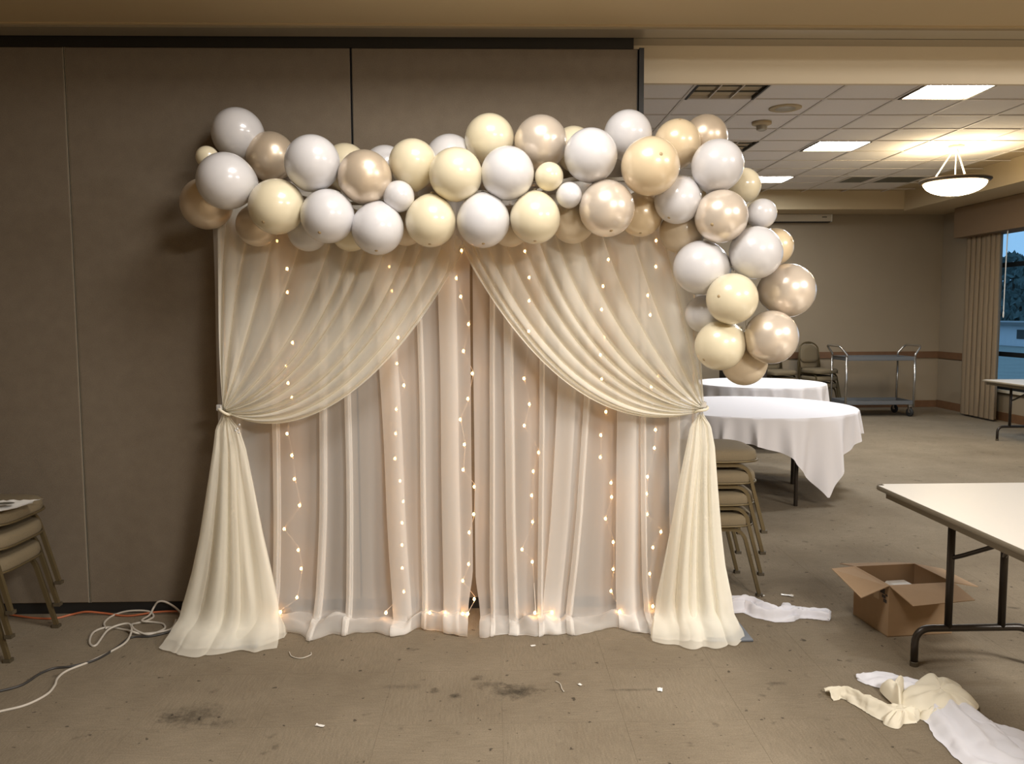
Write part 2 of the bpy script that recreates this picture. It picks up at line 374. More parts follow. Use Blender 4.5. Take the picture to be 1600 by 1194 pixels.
# ================================================================ THE ROOM
XL, XR, YF, YB = -5.0, 7.55, -3.2, 13.66          # left, right, near and far walls
ZC_NEAR, ZS, ZC = 3.45, 3.03, 3.495               # near ceiling, dropped soffit over the track, far ceiling
YP = 4.35                                        # front face of the folding partition
# floor: sub-floor with carpet squares laid quarter-turned in front of the partition
fl = MB().box(XL, XR + .2, YF, YB, -.12, -.0012).build('floor', M['carpet']); struct(fl, 'worn beige brown carpet with dark stains', 'floor')
CT = .48; tile_mb = MB().box(-CT/2 + .0004, CT/2 - .0004, -CT/2 + .0004, CT/2 - .0004, -.006, 0)
t0 = tile_mb.build('carpet_tile', M['carpet'], fl)
seam = on_z(783, 1048)
first = True
for i in range(-6, 7):
    for j in range(-3, 5):
        c = t0 if first else t0.copy()
        if not first: C.objects.link(c)
        first = False
        c.parent = fl; c.location = (seam.x + (i + .5) * CT, seam.y + (j - .5) * CT + .0, 0); c.rotation_euler = (0, 0, PI/2 * ((i + j) % 2) + (PI if (i * 7 + j * 3) % 5 < 2 else 0))
# ceiling
ce = MB().box(XL, XR + .2, YF, 4.515, ZC_NEAR, ZC_NEAR + .1).box(XL, XR + .2, 4.515, YB, ZC + .02, ZC + .12).build('ceiling', M['soffit']); struct(ce, 'ceiling: painted in the near room, white tiles in a grid beyond', 'ceiling')
MB().box(XL, XR, 3.60, 4.20, ZS, ZC_NEAR - .001).build('soffit', M['soffit'], ce)
MB().box(XL, XR, 4.485, 4.515, 2.83, ZC + .02).build('header_beam', M['header'], ce)
# far dropped soffits along the far and the right wall
MB().box(XL, XR, 12.95, YB, 3.225, ZC + .02).box(6.52, XR, 4.8, 12.95, 3.2, ZC + .02).build('soffit', M['soffit'], ce)
# tiles
TX0, TW, TY0, TH = 2.342 - .634 * 5, .634, 7.40 - .582 * 5, .582
used = {}
FIX = {('light', 2 + 5, -1 + 5): 1, ('light', 7, 8): 1, ('light', 7, 12): 1, ('louver', 4, 4): 1, ('louver', 5, 8): 1, ('grille', 10, 12): 1, ('grille_half', 9, 12): 1}
skip = {(a, b) for (k, a, b) in FIX if k in ('light', 'louver', 'grille')}
tm = MB().box(.010, TW - .010, .010, TH - .010, 0, .014); tile0 = None
NCOL, NROW = 12, 15
for a in range(NCOL):
    for b in range(NROW):
        x, y = TX0 + a * TW, TY0 + b * TH
        if y < 4.75 or y + TH > 12.99 or (a, b) in skip: continue
        if x + TW > 6.60: continue
        if tile0 is None: tile0 = o = tm.build('ceiling_tile', M['tile'], ce)
        else: o = tile0.copy(); C.objects.link(o); o.parent = ce
        o.location = (x, y, ZC + .004)
for a in range(NCOL + 1):
    x = TX0 + a * TW
    if x < 6.52: MB().box(x - .012, x + .012, 4.8, 12.95, ZC - .004, ZC + .004).build('grid_bar', M['grid'], ce)
for b in range(NROW + 1):
    y = TY0 + b * TH
    if 4.8 < y < 12.95: MB().box(TX0, 6.52, y - .012, y + .012, ZC - .0045, ZC + .0035).build('grid_bar', M['grid'], ce)
MB().box(XL, TX0, 4.8, 12.95, ZC, ZC + .02).build('plain_strip', M['tile'], ce)
# walls
struct(MB().box(XL - .15, XL, YF, YB, -.12, 3.6).build('wall_left', M['wall']), 'left wall of the hall, out of the picture', 'wall')
struct(MB().box(XL - .15, XR + .15, YF - .15, YF, -.12, 3.6).build('wall_front', M['wall']), 'wall behind the camera', 'wall')
wb = struct(MB().box(XL - .15, XR + .15, YB, YB + .15, -.12, 3.6).build('wall_back', M['wall']), 'tan far wall behind the trolley and stacked chairs', 'wall')
WY0, WY1, WZ0, WZ1 = 7.9, 12.45, .46, 2.86        # window opening in the right wall
wr = MB(); wr.box(XR, XR + .15, YF, WY0, -.12, 3.6).box(XR, XR + .15, WY1, YB, -.12, 3.6).box(XR, XR + .15, WY0, WY1, -.12, WZ0).box(XR, XR + .15, WY0, WY1, WZ1, 3.6)
struct(wr.build('wall_right', M['wall']), 'tan right wall with the curtained window', 'wall')
struct(MB().box(XL, XR, YB - .018, YB, 0, .115).build('baseboard_back', M['wood']), 'brown baseboard along the far wall', 'baseboard')
struct(MB().box(XR - .018, XR, YF, YB - .018, 0, .125).build('baseboard_right', M['wood']), 'brown baseboard along the right wall under the window', 'baseboard')
struct(MB().box(XL, XR, YB - .022, YB, .835, .945).build('trim_1', M['wood']), 'brown chair rail along the far wall', 'chair rail')
struct(MB().box(XR - .022, XR, WY1 + .02, YB - .022, .835, .945).build('trim_2', M['wood']), 'brown chair rail piece on the right wall beside the curtain', 'chair rail')
# folding partition: four fabric faced leaves, gaps between them, sweep, top gap
wp = struct(MB().box(XL, .775, YP + .03, YP + .075, .055, 2.97).build('wall_middle', M['dark_gap']), 'brown fabric folding partition behind the backdrop', 'partition')
edges = [-5.07, -3.62, -2.17, -.715, .770]
for k in range(4):
    x0, x1 = edges[k], edges[k + 1]
    p = MB().rbox(x0 + .0045, x1 - .0045, YP, YP + .1, .062, 2.966, .004, 1).build('panel', M['panel'], wp)
    for xe in (x0 + .002, x1 - .0085): MB().box(xe + .0005, xe + .006, YP + .003, YP + .1, .062, 2.966).build('edge_trim', M['alu'] if xe < -1.5 else M['black'], p)
MB().box(.772, .797, YP - .012, YP + .11, .0, 2.968).build('end_jamb', M['black'], wp)
MB().box(XL, .772, YP + .012, YP + .09, .0, .061).build('floor_sweep', M['black'], wp)
MB().box(XL, .745, YP + .004, YP + .10, 2.968, ZS - .004).build('top_gap', M['black'], wp)
tr = struct(MB().box(XL, XR, 4.20, 4.325, ZS - .016, ZS + .02).box(XL, XR, 4.325, 4.345, ZS - .010, ZS + .02).box(XL, XR, 4.375, 4.485, ZS - .004, ZS + .02).build('trim_3', M['alu']), 'metal ceiling track of the folding partition', 'track')
MB().box(XL, XR, 4.34, 4.38, ZS + .005, ZS + .02).build('slot', M['black'], tr)
MB().box(XL, XR, 4.18, 4.20, ZS - .006, ZS + .02).build('edge_strip', M['soffit'], tr)

# ---------------------------------------------------------------- window, curtain, outdoors
wn = bpy.data.objects.new('window_1', None); C.objects.link(wn); struct(wn, 'tall window with dark frames behind the tan curtain', 'window')
MB().box(XR + .02, XR + .09, WY0, WY0 + .06, WZ0, WZ1).box(XR + .02, XR + .09, WY1 - .06, WY1, WZ0, WZ1).box(XR + .02, XR + .09, WY0, WY1, WZ0, WZ0 + .07).box(XR + .02, XR + .09, WY0, WY1, WZ1 - .06, WZ1).build('window_frame', M['window_frame'], wn)
for y in (9.2, 10.75): MB().box(XR + .02, XR + .09, y - .03, y + .03, WZ0 + .07, WZ1 - .06).build('mullion', M['window_frame'], wn)
for z in (.98, 2.29): MB().box(XR + .025, XR + .085, WY0 + .06, WY1 - .06, z - .035, z + .035).build('mullion', M['window_frame'], wn)
ys = [WY0 + .06, 9.17, 9.23, 10.72, 10.78, WY1 - .06]; zs = [WZ0 + .07, .945, 1.015, 2.255, 2.325, WZ1 - .06]
for a in range(0, 6, 2):
    for b in range(0, 6, 2): MB().box(XR + .052, XR + .058, ys[a], ys[a + 1], zs[b], zs[b + 1]).build('pane', M['glass'], wn)
MB().box(XR - .05, XR + .02, WY0 - .05, WY1, WZ0 - .04, WZ0).build('window_sill', M['sill'], wn)
cu = thing('curtain', 'tan pleated floor length curtain beside the blue window', 'curtain', (7.36, 11.84, 0))
rows = []
for iz in range(24):
    z = lerp(2.80, .03, iz / 23); row = []
    for k in range(121):
        s = k / 120; y = lerp(.70, -.10, s); ph = s * 2 * PI * 6.5 + .4 * math.sin(5 * s + z * .7)
        row.append((-.055 * math.sin(ph) + .01 * n1(s * 9, z), y + .035 * math.sin(2 * ph), z))
    rows.append(row)
MB().grid(rows).build('pleated_fabric', M['curtain'], cu, True)
MB().tube([(0.0, .66, 2.80), (0.0, -2.2, 2.80)], .014, 8).build('curtain_rod', M['bronze'], cu)
va = thing('valance', 'brown box valance across the top of the window', 'valance', (XR, 12.62, 0))
MB().rbox(-.40, 0, -4.9, .02, 2.74, 3.195, .008).build('box', M['valance'], va)
cw = thing('curtain_wand', 'thin white curtain wand hanging at the curtain edge by the window', 'wand', (7.22, 11.42, 1.62))
MB().tube([(0, 0, 0), (0, -.005, .6), (.01, 0, 1.16)], .007, 6).build('rod', M['white_metal'], cw)
MB().lathe([(.004, 0), (.011, -.02), (.011, -.08), (.004, -.1)], 8).build('grip', M['white_metal'], cw, True)
# outdoors: a lawn, a kerb-white low building and trees at dusk
struct(MB().box(XR + .2, 130, -20, 160, -.35, -.25).build('ground', M['ground']), 'dark ground outside the window', 'ground')
hb = thing('low_building', 'pale low building seen through the lower window panes', 'building', (29.5, 45, -.25))
MB().box(-1, 3, -7, 7, 0, 1.15).build('wall', M['outdoor_white'], hb); MB().box(-1.4, 3.4, -7.4, 7.4, 1.15, 1.3).build('roof', M['cart_grey'], hb)
for k in range(4): MB().box(-1.03, -1.0, -5.4 + 3 * k, -4.2 + 3 * k, .4, .9).build('window', M['window_frame'], hb)
def tree(x, y, h, r, label):
    t = thing('tree', label, 'tree', (x, y, -.25), 0, 'dusk trees outside the window')
    MB().tube([(0, 0, 0), (.1, 0, h * .5), (0, .1, h * .9)], [.2, .14, .05], 7).build('trunk', M['bark'], t)
    cr = MB(); rnd = random.Random(int(x * 10))
    for k in range(420):
        zz = rnd.random() ** .8; a = rnd.random() * 2 * PI; rad = r * (1 - zz) ** .6 * rnd.random() ** .4 + .1
        p = Vector((rad * math.cos(a), rad * math.sin(a), h * (.12 + .9 * zz))); s = .30 + .25 * rnd.random()
        q = Euler((rnd.random() * 6, rnd.random() * 6, 0)).to_matrix()
        cr.add([p + q @ Vector(v) * s for v in ((-1, 0, 0), (0, -.6, .15), (1, 0, 0), (0, .6, .15))], [(0, 1, 2, 3)])
    o = cr.build('foliage', M['leaf'], t); o['kind'] = 'stuff'
for (x, y, h, r, l) in ((45, 70, 6.6, 3.2, 'dusky conical tree seen through the middle window panes'), (54, 82, 5.6, 3.4, 'bushy tree further off, beside the conical one'), (40, 60, 3.8, 2.4, 'small tree at the curtain side of the window view')): tree(x, y, h, r, l)

# ---------------------------------------------------------------- ceiling fixtures
def ceiling_light(a, b, label):
    x, y = TX0 + a * TW, TY0 + b * TH
    t = thing('ceiling_light', label, 'light', (x, y, ZC), 0, 'lit ceiling panels in the far room')
    MB().box(.012, TW - .012, .012, .03, -.006, .03).box(.012, TW - .012, TH - .03, TH - .012, -.006, .03).box(.012, .034, .03, TH - .03, -.012, .03).box(TW - .034, TW - .012, .03, TH - .03, -.012, .03).build('frame', M['bronze'], t)
    MB().add([(.034, .03, .006), (TW - .034, .03, .006), (TW - .034, TH - .03, .006), (.034, TH - .03, .006)], [(0, 3, 2, 1)]).build('diffuser', M['diffuser'], t)
ceiling_light(7, 4, 'lit square ceiling panel nearest the header, large and bright')
ceiling_light(7, 8, 'lit square ceiling panel in the middle of the tiled ceiling')
ceiling_light(7, 12, 'lit ceiling panel furthest back, partly behind a balloon')
def louver(a, b, label, nx=3, ny=3):
    x, y = TX0 + a * TW, TY0 + b * TH
    t = thing('louver_light', label, 'light', (x, y, ZC), 0, 'unlit louvered ceiling fixtures')
    MB().box(.012, .03, .012, TH - .012, -.012, .03).build('side_frame', M['black'], t); MB().box(TW - .03, TW - .012, .012, TH - .012, -.012, .03).build('side_frame', M['black'], t)
    MB().box(.03, TW - .03, .012, .028, -.006, .03).build('end_frame', M['grid'], t); MB().box(.03, TW - .03, TH - .028, TH - .012, -.006, .03).build('end_frame', M['grid'], t)
    MB().box(.03, TW - .03, .028, TH - .028, .035, .04).build('reflector', M['dark_louver'], t)
    for k in range(1, nx):
        X = lerp(.03, TW - .03, k / nx); MB().box(X - .006, X + .006, .028, TH - .028, -.004, .034).build('blade', M['grid'], t)
    for k in range(1, ny):
        Y = lerp(.028, TH - .028, k / ny); MB().box(.03, TW - .03, Y - .005, Y + .005, .006, .034).build('blade', M['dark_louver'], t)
louver(4, 4, 'unlit louvered ceiling fixture with nine cells beside the partition')
louver(5, 8, 'unlit louvered ceiling fixture half behind the upper right balloons')
def grille(x0, x1, b, label, n):
    y = TY0 + b * TH; t = thing('air_grille', label, 'vent', (x0, y, ZC), 0, 'air grilles at the back of the tiled ceiling')
    w = x1 - x0
    MB().box(.01, w - .01, .01, .04, -.007, .02).box(.01, w - .01, TH - .04, TH - .01, -.007, .02).box(.01, .04, .04, TH - .04, -.007, .02).box(w - .04, w - .01, .04, TH - .04, -.007, .02).build('frame', M['grid'], t)
    MB().box(.04, w - .04, .04, TH - .04, .012, .018).build('backing', M['dark_gap'], t)
    for k in range(n):
        Y = .06 + (TH - .12) * k / (n - 1); MB().box(.04, w - .04, Y - .009, Y + .009, -.003, .010).build('slat', M['louver'], t)
gx = TX0 + 10 * TW
grille(gx, gx + TW, 12, 'wide dark air grille at the back, left of the hanging lamp', 12)
grille(gx - .50, gx - .08, 12, 'small dark air grille left of the wide one', 12)
sp = thing('ceiling_speaker', 'round beige ceiling speaker in a tile beside the louvered fixture', 'speaker', (at(1225, 173, 7.75).x, 7.72, ZC))
MB().lathe([(0, -.004), (.088, -.005), (.096, -.008), (.13, -.010), (.148, -.004), (.148, .004)], 32).build('rim', M['soffit'], sp, True)
MB().lathe([(0, -.016), (.08, -.013), (.092, -.008)], 32).build('mesh_cover', M['alu'], sp, True)
sd = thing('smoke_detector', 'small beige smoke detector under the ceiling speaker tile', 'detector', (at(1189, 200, 8.3).x, 8.28, ZC))
MB().lathe([(.0, 0), (.095, 0), (.095, -.022), (.06, -.034), (0, -.034)], 24).build('base', M['soffit'], sd)
MB().lathe([(.055, -.034), (.05, -.075), (.03, -.085), (0, -.085)], 20).build('sensor', M['alu'], sd)
# pendant bowl
PL = at(1494, 234, 9.42)
pd = thing('pendant_lamp', 'glowing glass bowl pendant hanging from rods under the tiled ceiling', 'lamp', (PL.x, 9.42, ZC))
MB().lathe([(0, 0), (.085, 0), (.085, -.015), (.05, -.04), (0, -.045)], 24).build('ceiling_cap', M['soffit'], pd, True)
for k in range(3):
    a = .5 + k * 2 * PI / 3
    MB().tube([(.025 * math.cos(a), .025 * math.sin(a), -.04), (.23 * math.cos(a), .23 * math.sin(a), -.385)], .008, 7).build('rod', M['white_metal'], pd)
MB().tube([(0, 0, -.04), (0, 0, -.40)], .007, 7).build('rod', M['white_metal'], pd)
MB().lathe([(.335, -.385), (.375, -.375), (.378, -.392), (.355, -.412), (.325, -.425), (.318, -.405), (.335, -.385)], 48).build('rim', M['bronze'], pd, True)
MB().lathe([(.332, -.398)] + [(.332 * math.cos(t), -.405 - .155 * math.sin(t)) for t in [k * PI / 2 / 9 for k in range(1, 10)]], 40).build('bowl', M['bowl'], pd, True)
MB().lathe([(.0, -.43), (.05, -.43), (.05, -.38), (.0, -.36)], 16).build('lamp_bulb', M['lamp_bulb'], pd, True)
# near room panels: one overhead lamp, plus two panels added as fill light
def near_light(x, y, w, d, label):
    t = thing('ceiling_light', label, 'light', (x, y, ZC_NEAR), 0, 'lit ceiling panels of the near room')
    MB().box(-w/2 - .03, w/2 + .03, -d/2 - .03, -d/2, -.02, -.001).box(-w/2 - .03, w/2 + .03, d/2, d/2 + .03, -.02, -.001).box(-w/2 - .03, -w/2, -d/2, d/2, -.02, -.001).box(w/2, w/2 + .03, -d/2, d/2, -.02, -.001).build('frame', M['white_metal'], t)
    MB().add([(-w/2, -d/2, -.01), (w/2, -d/2, -.01), (w/2, d/2, -.01), (-w/2, d/2, -.01)], [(0, 3, 2, 1)]).build('diffuser', M['near_diffuser' if y > 2 else 'fill_diffuser'], t)
near_light(.15, 2.55, .8, .8, 'lit ceiling panel of the near room, just above the picture')
near_light(2.4, -1.2, 1.2, 1.2, 'added fill light panel on the near ceiling, behind the camera')  # unseen panel added to light wall, header and drapes from the front
near_light(5.0, .8, 1.2, 1.2, 'added fill light panel on the near ceiling, right of the camera')  # second unseen panel, added to brighten from the right
# projection screen case on the far wall
sc = thing('screen_case', 'long off white housing mounted high on the far wall under the soffit', 'case', (4.95, YB - .001, 3.09))
MB().rbox(-.75, .66, -.13, 0, .012, .134, .012).build('housing', M['case'], sc)
MB().box(-.74, .65, -.11, -.02, 0, .012).build('slot', M['dark_gap'], sc)
MB().box(.50, .58, -.1325, -.129, .075, .09).build('badge', M['ink'], sc)
MB().rbox(.66, .675, -.125, -.004, .005, .13, .005).build('end_cap', M['white_metal'], sc)
# ================================================================ THE BACKDROP
YBAR, YSH, YLT, YSW = 4.22, 4.20, 4.265, 4.10
zb = 2.26
st = thing('backdrop_stand', 'pipe stand carrying the draped backdrop, steel base plates showing', 'stand', (0, 0, 0))
xa, xb = at(352, 640, YBAR).x, at(1086, 640, YBAR).x
for x in (xa, xb):
    MB().tube([(x, YBAR, .01), (x, YBAR, zb + .03)], .016, 10).build('upright', M['pole'], st)
MB().tube([(xa - .03, YBAR, zb), (xb + .03, YBAR, zb)], .014, 10).build('crossbar', M['pole'], st)
pa = on_z(380, 1014); MB().rbox(pa.x - .12, pa.x + .065, pa.y - .004, pa.y + .42, .001, .012, .003, 1).build('base_plate', M['steel_plate'], st)
pb = on_z(1170, 1002); MB().rbox(pb.x - .2, pb.x + .02, pb.y - .012, pb.y + .30, .001, .012, .003, 1).build('base_plate', M['steel_plate'], st)

# ---- back sheers: vertical voile with stacked folds and a heaped hem on the carpet
def back_panel(name, label, pxl, pxr, folds, seed):
    """folds: (px centre at mid height, px width, lean): each is a Z fold, three layers thick"""
    XA, XB = at(pxl, 650, YSH).x, at(pxr, 650, YSH).x
    k = 4.2 / F
    path = [(0.0, 0.0, 0)]; x = 0.0
    # plan of the fabric: list of (x, depth) control points at mid height
    ctl = [(XA, 0.0, -1)]
    for i, (c, w, lean) in enumerate(folds):
        X = at(c, 650, YSH).x; h = w * k / 2
        ctl += [(X - h * .6, .012 + .006 * n1(i, seed), i), (X + h, -.014, i), (X + h * .9, -.026, i), (X - h * .9, -.022, i), (X - h, -.034, i), (X + h * .5, -.048, i), (X + h * 1.5, -.02, i)]
    ctl += [(XB, 0.0, len(folds))]
    rows = []; NV = 84
    for v in range(NV + 1):
        t = v / NV
        tv = min(1, t / .80); th = max(0, (t - .80) / .20)      # hanging part, heaped part
        cc = []
        for (X, d, fi) in ctl:
            lean = 0
            if 0 <= fi < len(folds): lean = folds[fi][2] * k * ((.5 - tv) if tv < .75 else (.5 - tv) * (1 + 2.0 * (tv - .75)))
            amp = 1.0 + .5 * sst(.6, 1, tv)
            cc.append((X - lean + .010 * n1(X * 2.3, tv * 3, seed), d * amp))
        row = smoothpath([(a, b, 0) for a, b in cc], 9)
        out = []
        for q in row:
            xx, dd = q.x, q.y
            soft = .010 * math.sin(xx * 21 + seed) + .006 * math.sin(xx * 47 + 3 * tv + seed)
            y = YSH + dd + soft - .02 * tv
            if th > 0 or tv > .93:
                f1 = sst(.93, 1, tv)
                y -= .03 * f1
            zst = .028 + .075 * max(0, n1(xx * 4.3, seed, 9.1)) + .03 * max(0, n1(xx * 11, seed, 4.4))
            zz = lerp(zb, zst, tv)
            if th > 0:
                nx = n1(xx * 5.5, seed, .3); n2 = n1(xx * 13, seed + 5, .7)
                out_d = .15 + .12 * nx + .05 * n2
                a = th
                # forward along the floor, swelling up, then tucked down to the hem
                y = YSH + dd * (1 - a) - .05 - out_d * min(1, a / .72) + .012 * max(0, a - .72) / .28
                bump = .050 + .050 * n1(xx * 7, 2.2, seed) + .024 * n1(xx * 19, 4.2, seed)
                zz = zst * (1 - min(1, a / .38)) ** 1.5 + max(.006, bump) * math.sin(PI * min(1, (a + .02) / .80)) + .004
                zz += .020 * n1(xx * 15, a * 3.0, seed) * math.sin(PI * a)
                zz = max(.003, zz); xx += .012 * n1(xx * 9, a * 2, seed + 3) * a
            inner = XB if seed < 5 else XA
            xx += (-1 if seed < 5 else 1) * .022 * math.exp(-((xx - inner) / .07) ** 2) * sst(.9, 1, tv)
            out.append((xx, y, zz))
        rows.append(out)
    o = MB().grid(rows).build(name, M['back_sheer'], None, True)
    return tag(o, label, 'curtain', 'white sheer back curtains')
back_panel('sheer_curtain', 'left white sheer back curtain with warm lights glowing through it', 344, 737,
           [(372, 16, 4), (434, 10, -10), (506, 9, -16), (545, 8, -3), (611, 26, 22), (660, 7, 4), (703, 24, 4)], 1.3)
back_panel('sheer_curtain', 'right white sheer back curtain, right of the central slit', 741, 1092,
           [(770, 7, -6), (797, 13, 4), (848, 7, -8), (884, 24, -34), (915, 9, -40), (978, 26, -4), (1003, 8, 6), (1052, 14, 6)], 7.7)

# ---- swags: gathered on the bar, swept to a tie, then flaring to the floor
def bez(p, t):
    a, b, c, d = p; u = 1 - t
    return (u**3*a[0] + 3*u*u*t*b[0] + 3*u*t*t*c[0] + t**3*d[0], u**3*a[1] + 3*u*u*t*b[1] + 3*u*t*t*c[1] + t**3*d[1])
def swag(name, label, outer_x, inner_x, tie, inner_c, outer_c, tailL, tailR, seed, side, foot):
    NU, NV1, NV2 = 520, 64, 60; rnd = random.Random(seed)
    NF = 12
    # uneven pleat widths
    wds = [rnd.uniform(.6, 1.5) for _ in range(NF)]; tot = sum(wds); cum = [0]
    for w in wds: cum.append(cum[-1] + w / tot)
    amps = [rnd.uniform(.6, 1.25) for _ in range(NF + 1)]
    def fold(u):
        for i in range(NF):
            if u <= cum[i + 1] or i == NF - 1:
                f = (u - cum[i]) / (cum[i + 1] - cum[i]); w = cum[i + 1] - cum[i]
                return i, max(0., min(1., f)), w, lerp(amps[i], amps[i + 1], f)
    rows = []
    top_y = 300
    for v in range(NV1 + 1):
        t = v / NV1; row = []
        for q in range(NU + 1):
            u = q / NU; i, f, w, am = fold(u)
            sh = math.sin(2 * PI * f)
            strength = lerp(1.45, 2.3, sst(.1, .75, t)) * (.55 + .45 * am)
            ue = u + strength * w / (2 * PI) * sh * 1.0
            ue = max(-.01, min(1.01, ue)); s = abs(ue)
            ue = 1 - max(0, 1 - ue) ** 1.45 if ue < 1 else ue
            tx = lerp(outer_x, inner_x, ue); g = ue ** 1.7 if ue > 0 else 0
            # a curve for this thread: blend of the outer plumb line and the inner sweep
            P0 = (tx, lerp(top_y, 384, max(0, ue) ** 6))
            lin1 = (lerp(tx, tie[0], .36), lerp(top_y, tie[1], .36)); lin2 = (lerp(tx, tie[0], .74), lerp(top_y, tie[1], .74))
            P1 = (lerp(lin1[0], inner_c[0][0], g) if ue > .0 else outer_c[0][0], lerp(lin1[1], inner_c[0][1], g))
            P2 = (lerp(lin2[0], inner_c[1][0], g), lerp(lin2[1], inner_c[1][1], g))
            spread = (ue - .5)
            P3 = (tie[0] + side * 9 * (ue - .45), tie[1] + 16 * (ue - .55))
            oc = (1 - max(0, ue)) ** 4
            P1 = (lerp(P1[0], outer_c[0][0], oc), P1[1]); P2 = (lerp(P2[0], outer_c[1][0], oc), P2[1])
            x, y = bez((P0, P1, P2, P3), t)
            depth = math.cos(2 * PI * f) * am * lerp(.026, .055, sst(0, .55, t)) * (1 - .55 * sst(.8, 1, t))
            pillow = .05 * math.sin(PI * t) * max(0, ue) ** 2
            Y = YSW - depth - pillow + .006 * n1(u * 30, t * 6, seed) + lerp(.085, 0, sst(0, .25, t))
            Y += .018 * (i % 2) * sst(.6, 1, t) - .02 * sst(.75, 1, t)
            row.append(at(x, y, Y))
        rows.append(row)
    RUNS = 3; ztie = at(tie[0], tie[1], YSW).z
    for v in range(1, NV2 + 1):
        t = v / NV2; row = []
        hang = min(1, t / .84); pud = min(1., max(0., (t - .84) / .16))
        for q in range(NU + 1):
            u = q / NU
            # below the tie the cloth hangs in three layers, each with a few soft folds
            k = min(RUNS - 1, int(u * RUNS)); wv = u * RUNS - k
            wv = .5 - .5 * math.cos(PI * wv)
            pos = wv if k % 2 == 0 else 1 - wv
            ph = pos * (2.7 + .5 * k) + .31 * k + .75 * n1(pos * 2.5, k * 3.1, seed) + .22 * n1(pos * 4, t * 1.6, seed + 5)
            ch = math.cos(2 * PI * ph); sh = math.sin(2 * PI * ph)
            ue = max(-.02, min(1.02, pos + .035 * sh * sst(0, .3, hang) * (.7 + .5 * n1(pos * 3, k, seed)) * (1 - abs(2 * pos - 1) ** 4)))
            uu = ue
            py = lerp(tie[1], 955, hang)
            xl, xr = interp(tailL, py), interp(tailR, py)
            x = lerp(xl, xr, uu)
            x0 = tie[0] + side * 9 * (u - .45); x = lerp(x0, x, sst(0, .10, hang))
            arch = 1 - .8 * (2 * uu - 1) ** 2
            amp = lerp(.008, .044, sst(0, .8, hang)) * max(.15, .65 + 1.1 * n1(pos * 3.2, k * 2, seed))
            Y = YSW - .015 - (k - 1) * .022 * sst(0, .3, hang) - ch * amp - .09 * hang ** 1.4 * arch + .006 * n1(pos * 12, t * 4, seed)
            p = at(x, py, Y)
            p.z = lerp(ztie, .15, hang ** .98)
            if pud > 0:
                f = pud
                Xf = lerp(foot[0], foot[1], uu)
                reach = .05 + .065 * k + .075 * n1(Xf * 4.5, k * 2.0, seed) + .03 * n1(Xf * 11, k, seed) + .03 * arch
                yy = p.y - reach * f ** 1.25
                fold_keep = (1 - f) ** 2
                zz = .15 * (1 - f) ** 2.4 + max(.004, .022 + .012 * k + .036 * n1(Xf * 6, k * 1.7, seed + 4) + .010 * n1(Xf * 13, f * 2, seed)) * math.sin(PI * min(1, f ** 1.5)) + .006 * n1(Xf * 16, f * 3, seed) * math.sin(PI * f)
                p = Vector((lerp(p.x, Xf, f ** 1.2) + .022 * n1(Xf * 8, f * 2, seed + 7) * f, yy + ch * amp * .6 * f, max(.003 + .003 * k, zz)))
            row.append(p)
        rows.append(row)
    o = MB().grid(rows).build(name, M['swag'], None, True)
    tag(o, label, 'curtain', 'ivory swag curtains')
    # the band at the tie and small beads under it
    p = at(tie[0], tie[1] + 3, YSW - .02)
    MB().tube([p + Vector((.030 * math.cos(a), .032 * math.sin(a), .004 * math.sin(2 * a) - .012 * side * math.cos(a))) for a in [k * 2 * PI / 24 for k in range(24)]], .007, 8, closed=True).build('tie_band', M['cream_cloth'], o, True)
    return o
swL = swag('swag_curtain', 'left ivory swag swept to its tie and flaring to the floor', 339, 727, (352, 640), ((622, 590), (478, 705)), ((342, 0), (339, 0)),
     [(640, 340), (700, 333), (760, 324), (840, 312), (900, 300), (950, 287), (985, 268)], [(640, 364), (700, 384), (760, 396), (840, 411), (900, 424), (950, 434), (985, 440)], 3, 1, (on_z(250, 1012).x, on_z(446, 998).x))
swR = swag('swag_curtain', 'right ivory swag swept to its tie and flaring to the floor', 1076, 719, (1096, 637), ((805, 545), (930, 690)), ((1086, 0), (1094, 0)),
     [(637, 1084), (700, 1072), (760, 1060), (840, 1047), (900, 1036), (950, 1026), (985, 1019)], [(637, 1106), (700, 1117), (760, 1121), (840, 1127), (900, 1133), (950, 1142), (985, 1154)], 11, -1, (on_z(1018, 1000).x, on_z(1167, 1003).x))
for (px, py, s, lab) in ((343, 637, 1, 'clear crystal curtain clip at the left swag tie'), (1099, 632, -1, 'clear crystal curtain clip at the right swag tie')):
    p = at(px, py, YSW - .03)
    k = thing('tie_clip', lab, 'clip', p, 0, 'crystal clips at the swag ties')
    MB().rbox(-.014, .014, -.012, .012, -.016, .016, .005, 2).build('crystal', M['crystal'], k)
    MB().tube([(0, 0, 0), (s * .03, .03, -.002)], .005, 6).build('pin', M['crystal'], k)
bd = MB()
for (px, py) in ((374, 664), (371, 670), (373, 676), (368, 673)):
    bd.lathe([(0, -.006), (.005, -.004), (.006, 0), (.005, .004), (0, .006)], 8, at(px, py, YSW - .085))
tag(bd.build('bead_drop', M['crystal'], None, True), 'tiny clear beads hanging on the left tail under the tie', 'beads')

